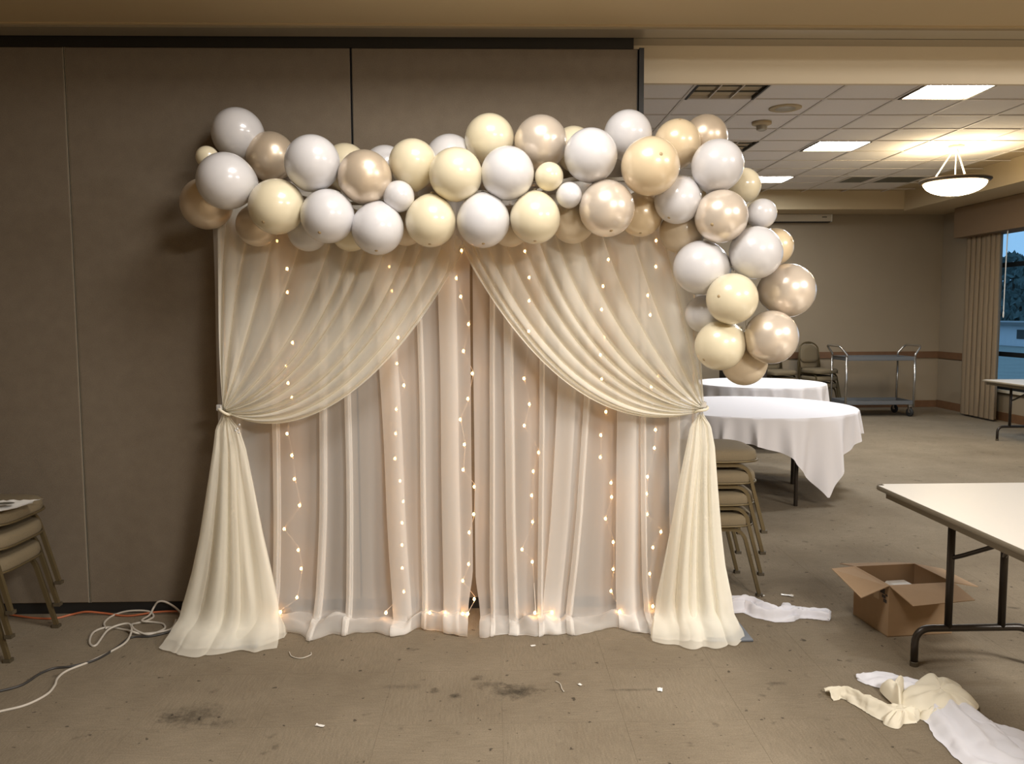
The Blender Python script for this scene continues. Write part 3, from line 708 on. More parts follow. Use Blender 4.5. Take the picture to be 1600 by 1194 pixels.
# ---- strings of warm fairy lights behind the voile
S = [
 ('leftmost light string, glowing through the left back curtain', [(433,377),(448.5,420.5),(449,457),(457,536),(447,573),(450,599),(456,622),(448.5,678),(456,712),(460,749),(468,790),(444,827),(466,860),(470.5,889),(464,934),(438,957)]),
 ('light string behind the wide fold, second from the left', [(608,417),(612,455),(622,528),(620,568.5),(631,602.5),(619,640),(618,678),(617,717),(625,752),(630,784),(628,817.5),(628,852),(628.6,888),(631,925),(603,958)]),
 ('light string hanging along the central slit', [(721,392),(712.7,435),(719.7,464),(732,507),(724,549),(738,584),(731,623.5),(719,656),(725.5,695),(723.5,734.5),(741,761),(740,804),(733,832.6),(732,882),(723,908),(741,936.5),(731,963.6),(723,970.6),(696,971),(671.5,958)]),
 ('light string just right of the central slit', [(820,393),(826.7,434),(826.7,470.5),(826,518),(818.7,592),(827,632),(819,665.6),(841.6,707.6),(833,737),(830.6,774.7),(832,816),(815.6,859),(831.6,878.5),(835.7,960.6),(862.5,968)]),
 ('light string under the right swag, second from the right', [(950.5,406),(942,447.5),(940,484),(944.5,527),(938,555),(940,593),(946.7,644),(938.7,680.5),(938,715),(954.6,755),(955.6,777),(946,811),(958,847.7),(958,890),(954.6,924),(968,957)]),
 ('rightmost light string, past the end of the partition', [(1025,376.5),(1024.7,417),(1012,462),(1015.8,492.7),(1028.5,588),(1017.7,604.5),(1024,672),(1022.4,700.6),(1011.6,745.5),(1010,772),(1011,804),(1032.7,831.6),(1020,856),(1015,897),(1020,948)]),
]
bulb_me = None
for lab, pts in S:
    top = at(pts[0][0] + 3, 300, YLT)
    t = thing('light_string', lab, 'string lights', (top.x, YLT, zb), 0, 'warm fairy light strings')
    P = []
    for (px, py) in pts:
        Y = YLT if py < 940 else 4.09
        p = at(px, py, Y)
        if py >= 940: p.z = max(p.z, .07)
        P.append(p - Vector((top.x, YLT, zb)))
    w = [Vector((0, 0, 0))]
    for p in P: w += [p + Vector((.004, .004, .012)), p + Vector((.004, .005, -.006))]
    MB().tube(w, .0016, 5).build('wire', M['wire'], t)
    for p in P:
        if bulb_me is None:
            o = MB().lathe([(0, -.0068), (.0044, -.0055), (.0068, 0), (.0055, .0055), (.003, .009), (0, .0095)], 9).build('bulb', M['bulb'], t, True); bulb_me = o
        else: o = bulb_me.copy(); C.objects.link(o); o.parent = t
        o.location = p

# ---- balloons
def balloon_mesh():
    prof = []
    for k in range(25):
        a = PI * k / 24; r, z = math.sin(a), math.cos(a)
        if z < 0: z2 = z * (1.0 + .17 * (-z) ** 2); r *= (1 - .10 * (-z) ** 3)
        else: z2 = z * 1.02
        prof.append((max(r, 0.0), z2))
    prof[-1] = (.055, -1.18)
    return MB().lathe([(max(r, .0005), z) for r, z in prof], 40)
def knot_mesh(): return MB().lathe([(.05, -1.165), (.032, -1.20), (.055, -1.225), (.030, -1.25), (.085, -1.31), (.075, -1.315), (.0, -1.27)], 12)
def tip_mesh(): return MB().lathe([(.075, 1.008), (.05, 1.028), (.028, 1.040), (.0005, 1.045)], 12)
protos = {}
NB = {'w': 'white_balloon', 'i': 'cream_balloon', 'q': 'peach_balloon', 'm': 'champagne_balloon', 'p': 'pearl_balloon', 'b': 'beige_balloon'}
TIP = None
DOTTED = {(-.46, -.54, .7), (-.3, -.58, .75), (-.06, -.8, .55), (-.05, -.85, .5), (0, -.8, .55), (0, -.85, .5), (.34, .38, .85), (.16, -.75, .62), (-.35, -.7, .6), (-.32, -.28, .9), (-.48, .1, .85), (-.6, -.55, .55)}
for (px, py, r, Y, col, ax, lab) in BALLOONS:
    if col not in protos:
        b = balloon_mesh().build(NB[col], M['b_' + col], None, True)
        k = knot_mesh().build('knot', M['b_' + col], b, True); protos[col] = b; o = b
    else:
        o = dup(protos[col])
    if ax in DOTTED:
        if TIP is None: TIP = tip_mesh().build('tip', M['b_tip'], o, True)
        else: c = TIP.copy(); C.objects.link(c); c.parent = o
    p = at(px, py, Y); dist = (p - camo.location).length
    o.location = p
    R = r * Y / F
    tocam = (camo.location - p).normalized(); right = Vector((0, 0, 1)).cross(tocam).normalized(); up = tocam.cross(right)
    d = (right * ax[0] + up * ax[1] + tocam * ax[2]).normalized()
    o.rotation_mode = 'QUATERNION'; o.rotation_quaternion = d.to_track_quat('Z', 'Y'); o.scale = (R, R, R)
    tag(o, lab, 'balloon', 'balloons of the garland')
gs = [(330, 300), (400, 290), (480, 310), (560, 318), (640, 310), (705, 305), (753, 300), (815, 305), (890, 280), (960, 280), (1030, 275), (1085, 280), (1120, 310), (1150, 370), (1150, 430), (1165, 500), (1163, 545)]
g = MB()
pth = smoothpath([at(x, y, 4.02) for x, y in gs], 6)
rows = [[p + Vector((0, 0, .008)) for p in pth], [p + Vector((0, .006, -.008)) for p in pth]]
g.grid(rows)
tag(g.build('garland_strip', M['plastic']), 'clear plastic strip the balloons are knotted onto', 'garland strip')
# ================================================================ FURNITURE
# ---- stacking banquet chair, facing +X, origin on the floor under the seat
def seat_mesh(M_):
    mb = MB(); n = 40; prof = [(.0, .396), (.93, .397), (.985, .404), (1.0, .420), (1.0, .440), (.985, .457), (.94, .468), (.82, .475), (.45, .480), (.0, .482)]
    def outline(a):
        # squarish, rounder at the front
        c, s = math.cos(a), math.sin(a); e = 4.2 if c > 0 else 5
        k = (abs(c) ** e + abs(s) ** e) ** (-1 / e); return c * k * (.243 if c > 0 else .215), s * k * .230
    for (r, z) in prof:
        for k in range(n):
            x, y = outline(2 * PI * k / n); mb.v.append((x * max(r, .01), y * max(r, .01), z))
    for i in range(len(prof) - 1):
        for k in range(n): mb.f.append((i * n + k, i * n + (k + 1) % n, (i + 1) * n + (k + 1) % n, (i + 1) * n + k))
    return mb
def chair(label, group, back=True):
    t = thing('banquet_chair', label, 'chair', (0, 0, 0), 0, group)
    s = seat_mesh(0).build('seat', M['chair_fabric'], t, True)
    n = 40; rim = []
    for k in range(n):
        a = 2 * PI * k / n; c, q = math.cos(a), math.sin(a); e = 4.2 if c > 0 else 5; kk = (abs(c) ** e + abs(q) ** e) ** (-1 / e)
        rim.append((c * kk * (.247 if c > 0 else .218), q * kk * .234, .408))
    MB().tube(rim, .006, 6, closed=True).build('piping', M['chair_frame'], s, True)
    for sy in (-1, 1):
        fr = fillet([(-.20, sy * .200, .385), (.165, sy * .200, .385), (.262, sy * .212, .012)], .07, 6)
        o = MB().tube(fr, .0135, 4, phase=PI/4).build('leg', M['chair_frame'], t); MB().box(.2455, .2785, sy * .212 - .0165, sy * .212 + .0165, 0, .016).build('foot_cap', M['foot_black'], o)
        rr = fillet([(-.285, sy * .205, .012), (-.215, sy * .200, .40), (-.225, sy * .200, .50)], .05, 5)
        o = MB().tube(rr, .0135, 4, phase=PI/4).build('leg', M['chair_frame'], t); MB().box(-.3015, -.2685, sy * .205 - .0165, sy * .205 + .0165, 0, .016).build('foot_cap', M['foot_black'], o)
    MB().tube([(-.19, -.19, .385), (-.19, .19, .385)], .011, 6).build('stretcher', M['chair_frame'], t)
    # back: arched frame with an upholstered pad and a hand slot at the top
    arch = [(-.225, -.2, .49), (-.250, -.2, .66), (-.262, -.19, .76)] + [(-.262 - .022 * math.sin(a), -.19 * math.cos(a), .76 + .13 * math.sin(a)) for a in [k * PI / 14 for k in range(1, 14)]] + [(-.262, .19, .76), (-.250, .2, .66), (-.225, .2, .49)]
    MB().tube(arch, .0125, 6).build('back_frame', M['chair_frame'], t, True)
    pad = MB(); nseg = 28; cx = lambda z: -.232 - .12 * (z - .5)
    for (sc_, dx) in ((.0, .024), (.6, .026), (.92, .022), (1.0, .008), (1.0, -.008), (.92, -.020), (.0, -.020)):
        for k in range(nseg):
            a = 2 * PI * k / nseg; c, q = math.cos(a), math.sin(a)
            e = 2.2 if q > 0 else 4.5; kk = (abs(c) ** e + abs(q) ** e) ** (-1 / e)
            y = c * kk * .182 * max(sc_, .01); z = .70 + q * kk * (.150 if q > 0 else .145) * max(sc_, .01)
            pad.v.append((cx(z) + dx, y, z))
    for i in range(6):
        for k in range(nseg): pad.f.append((i * nseg + k, i * nseg + (k + 1) % nseg, (i + 1) * nseg + (k + 1) % nseg, (i + 1) * nseg + k))
    bk = pad.build('backrest', M['chair_fabric'], t, True)
    MB().rbox(-.285, -.262, -.055, .055, .862, .882, .006, 1).build('hand_grip', M['chair_frame'], t)
    return t
proto = None
def stack(x, y, rz, n, labels, group, dz=.115, dx=.012):
    global proto
    for k in range(n):
        if proto is None: o = proto = chair(labels[k], group)
        else: o = dup(proto)
        off = Matrix.Rotation(rz, 3, 'Z') @ Vector((dx * k, 0, 0))
        o.location = (x + off.x, y + off.y, dz * k); o.rotation_euler = (0, 0, rz); tag(o, labels[k], 'chair', group)
pl1, pl2 = on_z(93, 979), on_z(8, 1036)
stack((pl1.x + pl2.x) / 2 - .262, (pl1.y + pl2.y) / 2, 0, 3, ['lowest tan chair of the stack at the left, feet on the carpet', 'middle tan chair of the left stack, by the partition', 'top tan chair of the left stack, white wrapper on its seat'], 'tan banquet chairs stacked at the left')
pr1, pr2 = on_z(1183, 934), on_z(1154, 893)
stack((pr1.x + pr2.x) / 2 - .262, (pr1.y + pr2.y) / 2, 0, 4, ['bottom tan chair of the stack beside the right curtain edge', 'second tan chair from the bottom beside the right curtain edge', 'third tan chair from the bottom beside the right curtain edge', 'topmost tan chair of the stack beside the right curtain edge'], 'tan banquet chairs stacked beside the backdrop', .122, .006)
stack(5.30, 13.15, -1.25, 3, ['lowest chair of the far stack beside the trolley', 'middle chair of the far stack beside the trolley', 'top chair of the far stack with its arched back visible, left of the trolley'], 'chairs stacked at the far wall by the trolley')
stack(4.60, 13.05, -1.35, 3, ['lowest chair of the second far stack, behind the round tables', 'middle chair of the second far stack, behind the round tables', 'top chair of the second far stack, back partly behind the lowest balloons'], 'chairs stacked at the far wall behind the tables', .108)
# wrapper on the left stack
w = on_z(18, 792, .71)
mb = MB(); rows = []
for i in range(13):
    row = []
    for j in range(17):
        s, q = j / 16 - .5, i / 12 - .5
        row.append((s * .26 + .03 * q + .012 * n1(s * 6, q * 6, 4), q * .22 + .014 * n1(s * 7, q * 5, 8), .006 + .012 * abs(n1(s * 7, q * 7, 2)) + .035 * max(0, abs(s) - .36) * 2 + .01 * abs(q)))
    rows.append(row)
wr_ = tag(mb.grid(rows).build('wrapper', M['paper'], None, True), 'crumpled white wrapper lying on the left chair stack', 'wrapper'); wr_.location = (w.x - .05, w.y, .703)
pm = MB()
for (a, b, ra, rb) in ((.035, -.02, .04, .028), (-.05, .03, .03, .02)):
    n = 14; base = len(pm.v); pm.v.append((a, b, .030)); pm.v += [(a + ra * math.cos(k * 2 * PI / n) * (1 + .2 * n1(k)), b + rb * math.sin(k * 2 * PI / n), .0285) for k in range(n)]
    pm.f += [(base, base + 1 + k, base + 1 + (k + 1) % n) for k in range(n)]
pm.build('printed_mark', M['louver'], wr_)

# ---- round tables with square white cloths
def round_table(cx, cy, R, side, ang, label, clabel, seed, z=.74):
    t = thing('round_table', label, 'table', (cx, cy, 0), 0, 'round banquet tables')
    MB().lathe([(0, z - .022), (R - .01, z - .022), (R, z - .016), (R, z - .006), (R - .005, z - .003), (0, z - .003)], 64).build('tabletop', M['laminate'], t)
    MB().lathe([(R - .05, z - .06), (R - .03, z - .06), (R - .03, z - .022), (R - .05, z - .022)], 48).build('apron', M['apron'], t)
    for (lx, ly) in LEGS: MB().tube([(lx * R, ly * R, .0), (lx * R, ly * R, z - .022)], .0165, 10).build('leg', M['leg_brown'], t)
    for s in (-1, 1): MB().tube(fillet([(LEGS[0][0] * R, s * LEGS[2][1] * R, .62), (0, s * LEGS[2][1] * R, .62), (-LEGS[0][0] * R, s * LEGS[2][1] * R, .62)], .03), .011, 8).build('brace', M['leg_brown'], t)
    NA, NR, NH = 360, 8, 26; rows = []
    h = side / 2
    for i in range(1, NR + 1):
        rows.append([(cx + R * i / NR * math.cos(a), cy + R * i / NR * math.sin(a), z + .0015) for a in [2 * PI * k / NA for k in range(NA + 1)]])
    for i in range(1, NH + 1):
        f = i / NH; row = []
        for k in range(NA + 1):
            a = 2 * PI * k / NA; b = (a - ang) % (PI / 2) - PI / 4      # corners at ang + n*90
            L = h / math.cos(b) - R if abs(b) < PI/4 + 1e-6 else 0
            L = min(L, z - .02)
            # folds gather toward the corners
            cfold = math.cos(4 * (a - ang)); ph = a * 17 + 1.1 * math.sin(a * 4 - ang) + seed
            am = (.030 + .030 * max(0, cfold)) * f ** .8
            rad = R + .006 + .045 * f * L + am * (math.sin(ph) + .4 * math.sin(2.3 * ph + 1)) + .012 * f * n1(a * 4, seed)
            drop = L * f
            ca = max(0, cfold) ** 6 * f
            rad -= .02 * ca
            a2 = a + .03 * f * math.cos(ph)
            row.append((cx + rad * math.cos(a2), cy + rad * math.sin(a2), z + .0015 - drop - .0005))
        rows.append(row)
    mb = MB(); mb.grid(rows); b0 = len(mb.v); mb.v.append((cx, cy, z + .0015)); mb.f += [(b0, k, k + 1) for k in range(NA)]
    o = mb.build('tablecloth', M['tablecloth'], None, True, None, 50)
    tag(o, clabel, 'tablecloth', 'white cloths on the round tables')
LEGS = [(.42, -.50), (-.42, -.50), (.42, .50), (-.42, .50)]
TN = at(1176, 640, 7.50)
LEGS = [(.13, -.99 * .97), (-.55, -.60), (.42, .02), (-.55, .5)]
LEGS = [(.12, -.93), (-.60, -.55), (.44, .02), (-.55, .5)]
round_table(2.41, 7.50, .915, 2.26, math.radians(-68.5), 'round banquet table nearest the backdrop, dark legs below its cloth', 'white cloth with a long hanging corner on the nearer round table', 1.0)
LEGS = [(.42, -.50), (-.42, -.50), (.42, .50), (-.42, .50)]
round_table(3.31, 10.05, .79, 2.30, math.radians(-40), 'farther round banquet table in front of the stacked chairs', 'white cloth on the farther round table, only its upper part visible', 4.0)

# ---- folding tables
def folding_table(x0, x1, y0, y1, label, group, lx0, lx1, ly, z=.74):
    cx, cy = (x0 + x1) / 2, (y0 + y1) / 2; w, d = (x1 - x0) / 2, (y1 - y0) / 2
    t = thing('folding_table', label, 'table', (cx, cy, 0), 0, group)
    mb = MB(); bm = bmesh.new(); bmesh.ops.create_cube(bm, size=1)
    for v in bm.verts: v.co = (v.co.x * 2 * w, v.co.y * 2 * d, z - .011 + v.co.z * .022)
    bmesh.ops.bevel(bm, geom=[e for e in bm.edges if abs(e.verts[0].co.z - e.verts[1].co.z) > .01], offset=.035, segments=5, affect='EDGES')
    bm.verts.index_update(); mb.add([v.co for v in bm.verts], [[v.index for v in f.verts] for f in bm.faces]); bm.free()
    mb.build('tabletop', M['laminate'], t)
    eb = MB(); n = 0; r = .035; loop = []
    for (sx, sy, a0) in ((1, 1, 0), (-1, 1, PI/2), (-1, -1, PI), (1, -1, 3*PI/2)):
        for k in range(6):
            a = a0 + k * PI / 10; loop.append((sx * (w - r) + r * math.cos(a), sy * (d - r) + r * math.sin(a)))
    rows = [[(x * (1 + e / w), y * (1 + e / d), zz) for (x, y) in loop + loop[:1]] for (e, zz) in ((.0005, z - .002), (.004, z - .006), (.004, z - .020), (.0, z - .024), (-.01, z - .024))]
    eb.grid(rows).build('edge_band', M['apron'], t, True)
    MB().box(-w + .035, -w + .05, -d + .045, d - .045, z - .062, z - .0225).box(w - .05, w - .035, -d + .045, d - .045, z - .062, z - .0225).box(-w + .05, w - .05, -d + .045, -d + .06, z - .062, z - .0225).box(-w + .05, w - .05, d - .06, d - .045, z - .062, z - .0225).build('apron', M['apron'], t)
    for sgn in (1, -1):
        Y = (ly - cy) if sgn > 0 else -(ly - cy)
        a, b = lx0 - cx, lx1 - cx; m = (a + b) / 2
        o = MB().tube(fillet([(a, Y, .006), (a, Y, .175), (b, Y, .175), (b, Y, .006)], .075, 7), .0165, 10).build('leg', M['leg_brown'], t, True)
        for xx in (a, b): MB().lathe([(0, 0), (.0185, 0), (.0185, .02), (.0165, .022)], 12, (xx, Y, 0)).build('foot_cap', M['foot_black'], o)
        for xx in (a + .15, b - .14): MB().tube([(xx, Y, .175), (xx, Y, z - .0225)], .0165, 10).build('post', M['leg_brown'], t, True)
        MB().tube([(a + .10, Y, z - .045), (b - .10, Y, z - .045)], .014, 8).build('crossbar', M['leg_brown'], t, True)
        # folding brace: from the posts back to the middle of the underside
        MB().tube(fillet([(a + .15, Y - sgn * .004, .50), (a + .175, Y - sgn * .04, .52), (m - .02, Y - sgn * .26, .645), (m + .01, Y - sgn * .30, .665), (m + .05, Y - sgn * .31, z - .024)], .03, 4), .010, 8).build('brace', M['leg_brown'], t, True)
        MB().tube(fillet([(b - .14, Y - sgn * .004, .50), (b - .165, Y - sgn * .04, .52), (m + .02, Y - sgn * .26, .645), (m, Y - sgn * .30, .665)], .03, 4), .010, 8).build('brace', M['leg_brown'], t, True)
        MB().rbox(m - .03, m + .05, Y - sgn * .31 - .02, Y - sgn * .31 + .02, z - .085, z - .0225, .006, 1).build('hinge', M['leg_brown'], t)
    return t
FC = on_z(1428, 1042)
folding_table(1.925, 2.72, 1.65, 4.02, 'bare beige folding table at the right with dark brown folding legs', 'beige folding tables', FC.x + .005, FC.x + .54, FC.y + .01)
folding_table(6.28, 7.04, 8.5, 10.32, 'farther folding table in front of the blue window', 'beige folding tables', 6.30, 6.80, 9.98)

# ---- cardboard box with open flaps
bx = thing('cardboard_box', 'open cardboard box on the carpet beside the folding table', 'box', (0, 0, 0))
A, B_, D_ = on_z(1387, 996), on_z(1322, 962), on_z(1487, 990)
ux = (D_ - A); ux.z = 0; LX = ux.length; ux.normalize(); uy = Vector((-ux.y, ux.x, 0)); LY = .315; HB = .262
bx.location = A; bx.rotation_euler = (0, 0, math.atan2(ux.y, ux.x)); th = .005
MB().box(0, LX, 0, LY, 0, th).build('bottom', M['cardboard_in'], bx)
def boxwall(x0, x1, y0, y1): return MB().box(x0, x1, y0, y1, 0, HB).build('side_panel', M['cardboard'], bx)
fr_ = boxwall(0, LX, 0, th); lf_ = boxwall(0, th, th, LY - th); boxwall(LX - th, LX, th, LY - th); boxwall(0, LX, LY - th, LY)
def flap(p0, p1, e0, e1, sub=None):
    p0, p1, e0, e1 = map(Vector, (p0, p1, e0, e1)); n = (p1 - p0).cross(e0 - p0).normalized() * .004
    vs = [p0, p1, e1, e0]; mb = MB(); mb.add([v for v in vs] + [v + n for v in vs], [(0, 1, 2, 3), (7, 6, 5, 4), (0, 4, 5, 1), (1, 5, 6, 2), (2, 6, 7, 3), (3, 7, 4, 0)])
    return mb.build('flap', M['cardboard'], bx)
f1 = flap((0, 0, HB), (LX, 0, HB), (.02, -.165, HB - .045), (LX + .0, -.155, HB - .035))     # front
flap((0, LY, HB), (0, 0, HB), (-.14, LY - .02, HB - .0), (-.145, .005, HB - .055))             # left
flap((LX, 0, HB), (LX, LY, HB), (LX + .15, .02, HB - .035), (LX + .15, LY - .02, HB - .03))    # right
flap((LX, LY, HB), (0, LY, HB), (LX, LY + .15, HB - .04), (.0, LY + .15, HB - .03))            # back
MB().box(-.0006, 0, .085, .13, HB - .10, HB - .012).build('tape', M['tape'], lf_)
pk = MB()
for k, (y0, y1, z0, z1) in enumerate(((.035, .075, .205, .232), (.03, .06, .185, .2), (.018, .046, .165, .182), (.05, .09, .212, .226), (.012, .03, .2, .21))): pk.box(-.0008, -.0001, y0, y1, z0 + .0, z1)
pk.build('printed_mark', M['ink'], lf_)
MB().rbox(LX * .45, LX * .80, LY - .11, LY - .02, .14, .185, .01, 1).build('packing_paper', M['paper'], bx)

# ---- service trolley at the far wall
ct = thing('service_trolley', 'grey two-shelf service trolley with tubular handles by the far wall', 'trolley', (5.96, 12.66, 0))
HX, HY = .53, .27
for (z0, z1) in ((.865, .925), (.185, .245)):
    MB().rbox(-HX, HX, -HY, HY, z0, z0 + .014, .004, 1).box(-HX, HX, -HY, -HY + .016, z0 + .014, z1).box(-HX, HX, HY - .016, HY, z0 + .014, z1).box(-HX, -HX + .016, -HY + .016, HY - .016, z0 + .014, z1).box(HX - .016, HX, -HY + .016, HY - .016, z0 + .014, z1).build('shelf', M['cart_grey'], ct)
for sx in (-1, 1):
    for sy in (-1, 1):
        MB().tube([(sx * (HX + .0), sy * (HY + .0), .15), (sx * HX, sy * HY, .93)], .0165, 10).build('upright', M['chrome'], ct, True)
    MB().tube(fillet([(sx * HX, -HY, .93), (sx * (HX + .0), -HY, .96), (sx * (HX + .10), -HY * .9, 1.09), (sx * (HX + .10), HY * .9, 1.09), (sx * HX, HY, .96), (sx * HX, HY, .93)], .06, 5), .0165, 10).build('handle', M['chrome'], ct, True)
for sx in (-1, 1):
    for sy in (-1, 1):
        x, y = sx * (HX - .04), sy * (HY - .03)
        c = MB().box(x - .03, x + .03, y - .025, y + .025, .150, .186).box(x - .024, x - .020, y - .028, y + .028, .06, .15).box(x + .020, x + .024, y - .028, y + .028, .06, .15).build('caster_fork', M['chrome'], ct)
        wh = MB(); wh.lathe([(.02, -.016), (.058, -.018), (.065, -.010), (.065, .010), (.058, .018), (.02, .016)], 24)
        o = wh.build('wheel', M['rubber'], ct, True); o.location = (x, y, .065); o.rotation_euler = (0, PI/2, .35 * sx)
# dark case behind the tables
dc = thing('equipment_case', 'dark low case behind the round tables, beside the curtain edge', 'case', (4.05, 12.7, 0))
MB().rbox(-.42, .17, -.28, .28, .03, .78, .02).build('body', M['dark_case'], dc)
MB().rbox(-.425, .175, -.285, .285, .70, .80, .015).build('lid', M['dark_case'], dc)
for s in (-.35, .10): MB().box(s - .03, s + .03, -.2, .2, 0, .03).build('foot', M['rubber'], dc)

# ================================================================ ON THE FLOOR
def cable(name, pts, r, m, lab, z=.006):
    P = []
    for p in pts:
        q = on_z(p[0], p[1]); q.z = (p[2] if len(p) > 2 else 0) + r
        if q.y > 4.33: q.z += (q.y - 4.33) * .4; q.y = 4.33        # the loop leans on the partition
        P.append(q)
    return tag(MB().tube(smoothpath(P, 8), r, 8).build(name, m, None, True), lab, 'cable')
cable('power_cable', [(-30, 1122), (0, 1114), (40, 1104), (72, 1088), (85, 1074), (90, 1062), (105, 1050), (140, 1036), (175, 1019), (198, 1004), (206, 988, .012), (198, 982, .02), (170, 989, .012), (150, 1010), (140, 1006), (146, 990), (168, 982), (195, 986), (206, 992, .012), (220, 992), (245, 990), (268, 984), (275, 970)], .0055, M['cable_white'], 'white cable running from the floor edge to a loose coil by the curtain')
cable('power_cable', [(166, 984), (163, 975), (176, 964), (205, 957), (235, 957), (240, 965), (228, 972), (212, 976), (206, 983, .016), (212, 990, .012), (232, 993), (256, 985), (255, 977), (240, 974), (222, 975, .012), (234, 966, .012), (250, 952), (266, 944), (277, 944), (283, 952), (288, 965)], .0055, M['cable_white'], 'second white cable, tangled loops against the left curtain tail')
cable('power_cable', [(-30, 1088), (0, 1082), (35, 1072), (62, 1055), (85, 1046), (112, 1043), (150, 1033, .001), (182, 1014), (205, 998), (235, 996), (262, 990), (280, 982)], .0055, M['cable_black'], 'black cable snaking left from the coil beside the white one')
cable('extension_cord', [(18, 962), (50, 967), (85, 968), (112, 962), (140, 958), (165, 960), (200, 964), (250, 958), (290, 957)], .0055, M['cable_orange'], 'orange extension cord along the foot of the partition')

def ribbon(mb, path, widths, seed, hgt=.02, folds=3, nseg=28, z0=.004, lift=None):
    """a strip of cloth lying on the floor along path with lengthwise folds"""
    P = smoothpath([Vector(p) for p in path], 8); n = len(P); rows = []
    for i, p in enumerate(P):
        d = (P[min(i + 1, n - 1)] - P[max(i - 1, 0)]); d.z = 0; d.normalize(); s = Vector((-d.y, d.x, 0)); t = i / (n - 1)
        w = interp(widths, t); lf = interp(lift, t) if lift else 0; row = []
        for k in range(nseg + 1):
            q = k / nseg * 2 - 1
            fold = .5 + .5 * math.sin(q * PI * folds + 2.2 * n1(t * 4, seed) * 2 + seed)
            z = z0 + (hgt * fold + lf * (1 - q * q) + .35 * hgt * n1(q * 4, t * 9, seed)) * (1 - abs(q) ** 5)
            lat = q * w * (1 + .12 * n1(t * 7, q, seed + 2)) + .008 * n1(t * 22, q * 2, seed)
            r = p + s * lat; row.append((r.x + .006 * n1(q * 5, t * 8, seed + 9), r.y, max(.003, z)))
        rows.append(row)
    mb.grid(rows)
def blob(mb, outline, h, seed, z0=.003, ridges=5, hem=.012):
    """crumpled mound of cloth within an outline given on the floor"""
    P = smoothpath(outline, 7, closed=True); c = sum(P, Vector()) / len(P); n = len(P); NRr = 16; rows = []
    for i in range(NRr + 1):
        f = max(.01, i / NRr); row = []
        for k in range(n + 1):
            p = P[k % n]; a = 2 * PI * (k % n) / n
            q = c + (p - c) * f
            rd = .5 + .5 * math.sin(a * ridges + 3 * n1(f * 2, math.cos(a), seed + math.sin(a)) + seed)
            z = z0 + h * (1 - f ** 2.4) * (.62 + .45 * rd * f + .26 * n1(q.x * 13, q.y * 13, seed) + .07 * n1(q.x * 30, q.y * 30, seed)) + hem * (f ** 3) * (1 - f ** 10) * (.4 + rd)
            row.append((q.x, q.y, max(.003, z)))
        rows.append(row)
    mb.grid(rows)
fl_ = lambda L, z=0.: [Vector((on_z(x, y).x, on_z(x, y).y, z)) for x, y in L]
# white cloth roll beside the curtain
mb = MB(); ribbon(mb, fl_([(1132, 955), (1165, 952), (1190, 962), (1215, 968), (1240, 966), (1268, 965), (1297, 970)]), [(0, .05), (.15, .075), (.4, .055), (.6, .05), (.72, .022), (.85, .035), (1, .018)], 2.0, .045, 4, lift=[(0, .02), (.3, .03), (.6, .02), (.75, .006), (1, .003)])
blob(mb, fl_([(1215, 945 + 18), (1222, 948), (1236, 946), (1234, 960), (1225, 970)]), .045, 3.0, ridges=3)
tag(mb.build('cloth_scrap', M['white_cloth'], None, True), 'twisted white cloth on the carpet beside the right curtain tail', 'cloth')
# white sheet running under the cream one
mb = MB(); ribbon(mb, fl_([(1338, 1060), (1368, 1064), (1405, 1072), (1440, 1082), (1470, 1098)]), [(0, .02), (.12, .06), (.4, .085), (.7, .08), (1, .06)], 5.0, .012, 2, lift=[(0, .0), (.3, .02), (.7, .02), (1, .01)])
ribbon(mb, fl_([(1470, 1098), (1492, 1122), (1518, 1152), (1548, 1178), (1585, 1205), (1640, 1240)]), [(0, .06), (.25, .13), (.6, .15), (1, .17)], 8.0, .022, 3, lift=[(0, .02), (.3, .03), (1, .01)])
ribbon(mb, fl_([(1508, 1128), (1545, 1142), (1585, 1160), (1640, 1190)]), [(0, .02), (.4, .06), (1, .10)], 4.0, .02, 2, lift=[(0, .01), (.5, .015), (1, .01)])
tag(mb.build('cloth_sheet', M['white_cloth'], None, True), 'white cloth sheet trailing under the cream cloth to the picture corner', 'cloth')
mb = MB()
blob(mb, fl_([(1402, 1102), (1418, 1082), (1438, 1068), (1458, 1062), (1472, 1070), (1498, 1075), (1508, 1090), (1528, 1106), (1524, 1116), (1500, 1112), (1478, 1118), (1450, 1122), (1420, 1116)]), .062, 6.0, ridges=7, z0=.016)
ribbon(mb, fl_([(1293, 1089), (1312, 1088), (1335, 1095), (1362, 1107), (1392, 1120), (1425, 1122)]), [(0, .045), (.12, .04), (.3, .028), (.55, .05), (.8, .065), (1, .05)], 3.0, .018, 2, lift=[(0, .012), (.3, .03), (.7, .03), (1, .03)])
blob(mb, fl_([(1374, 1082), (1395, 1076), (1412, 1070), (1411, 1092), (1408, 1116), (1394, 1104)]), .07, 2.0, ridges=3, z0=.012)
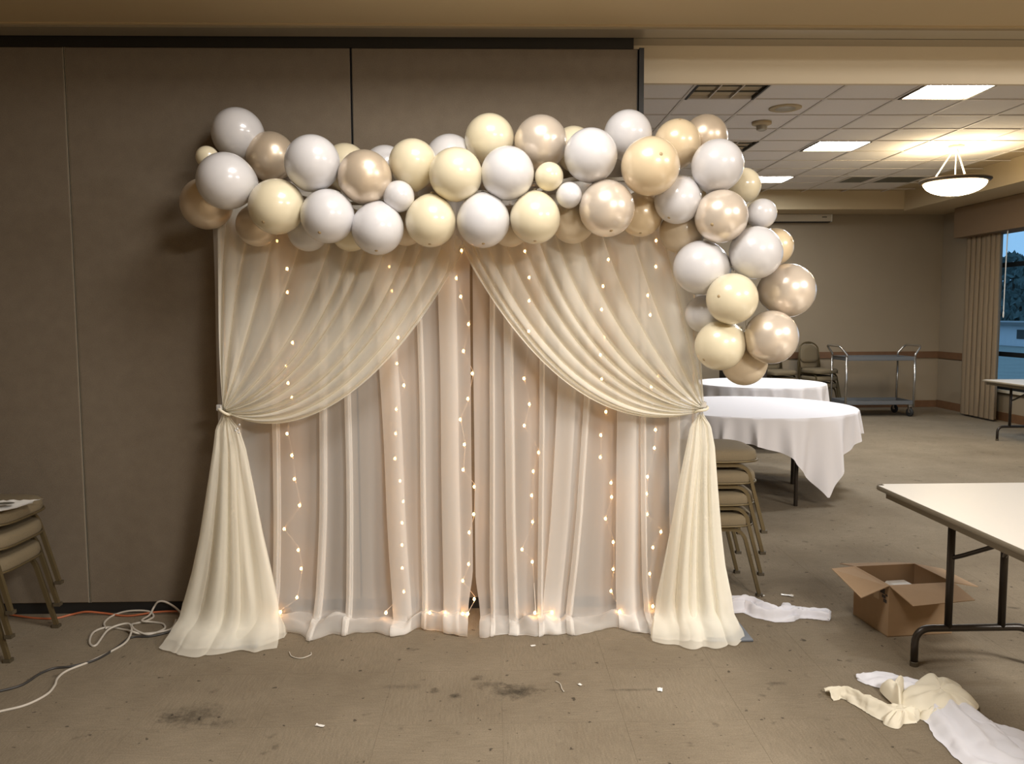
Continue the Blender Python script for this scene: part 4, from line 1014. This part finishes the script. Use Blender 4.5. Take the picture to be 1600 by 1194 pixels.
blob(mb, fl_([(1380, 1128), (1400, 1112), (1425, 1110), (1440, 1118), (1432, 1130), (1415, 1130), (1404, 1140), (1386, 1136)]), .055, 9.0, ridges=7)
blob(mb, fl_([(1436, 1122), (1462, 1112), (1482, 1116), (1470, 1124), (1448, 1128)]), .05, 4.0, ridges=4)
tag(mb.build('cloth_heap', M['cream_cloth'], None, True), 'crumpled cream cloth heap on the carpet at the lower right', 'cloth')
# scraps
def scrap(name, px, py, s, m, lab, asp=1.6):
    p = on_z(px, py); mb = MB(); rows = []
    for i in range(5): rows.append([(s * asp * (j / 6 - .5) + .2 * s * n1(i, j, px), s * (i / 4 - .5) + .15 * s * n1(j, i, py), .003 + .35 * s * abs(n1(i * .7, j * .6, px * .1))) for j in range(7)])
    o = mb.grid(rows).build(name, m, None, True); o.location = (p.x, p.y, 0); o.rotation_euler = (0, 0, px * .37); return tag(o, lab, 'scrap')
scrap('paper_scrap', 1031, 1079, .022, M['paper'], 'small white paper scrap on the carpet, right of the big stain', 1.4)
scrap('paper_scrap', 833, 1010, .015, M['paper'], 'tiny white paper bit in front of the right back curtain hem', 1.6)
scrap('paper_scrap', 500, 1135, .016, M['paper'], 'tiny pale sliver lying in the left foreground carpet', 2.4)
scrap('paper_scrap', 906, 1071, .014, M['paper'], 'tiny white fleck between the stain and the larger paper scrap', 1.4)
scrap('paper_scrap', 1190, 932, .016, M['paper'], 'tiny pale fleck beside the right chair stack foot', 2.4)
scrap('paper_scrap', 1230, 931, .030, M['plastic'], 'pale thin scrap on the carpet behind the twisted white cloth', 2.2)
def wisp(pts, lab):
    P = fl_(pts, .004); tag(MB().tube(smoothpath(P, 6), .0025, 5).build('plastic_wisp', M['plastic'], None, True), lab, 'scrap')
wisp([(452, 1020), (456, 1027), (470, 1030), (485, 1025), (486, 1021)], 'curled clear plastic wisp in front of the left curtain tail')
wisp([(868, 1066), (875, 1070), (878, 1078), (881, 1082)], 'short shiny plastic sliver beside the big dark stain')
bpy.context.view_layer.update()
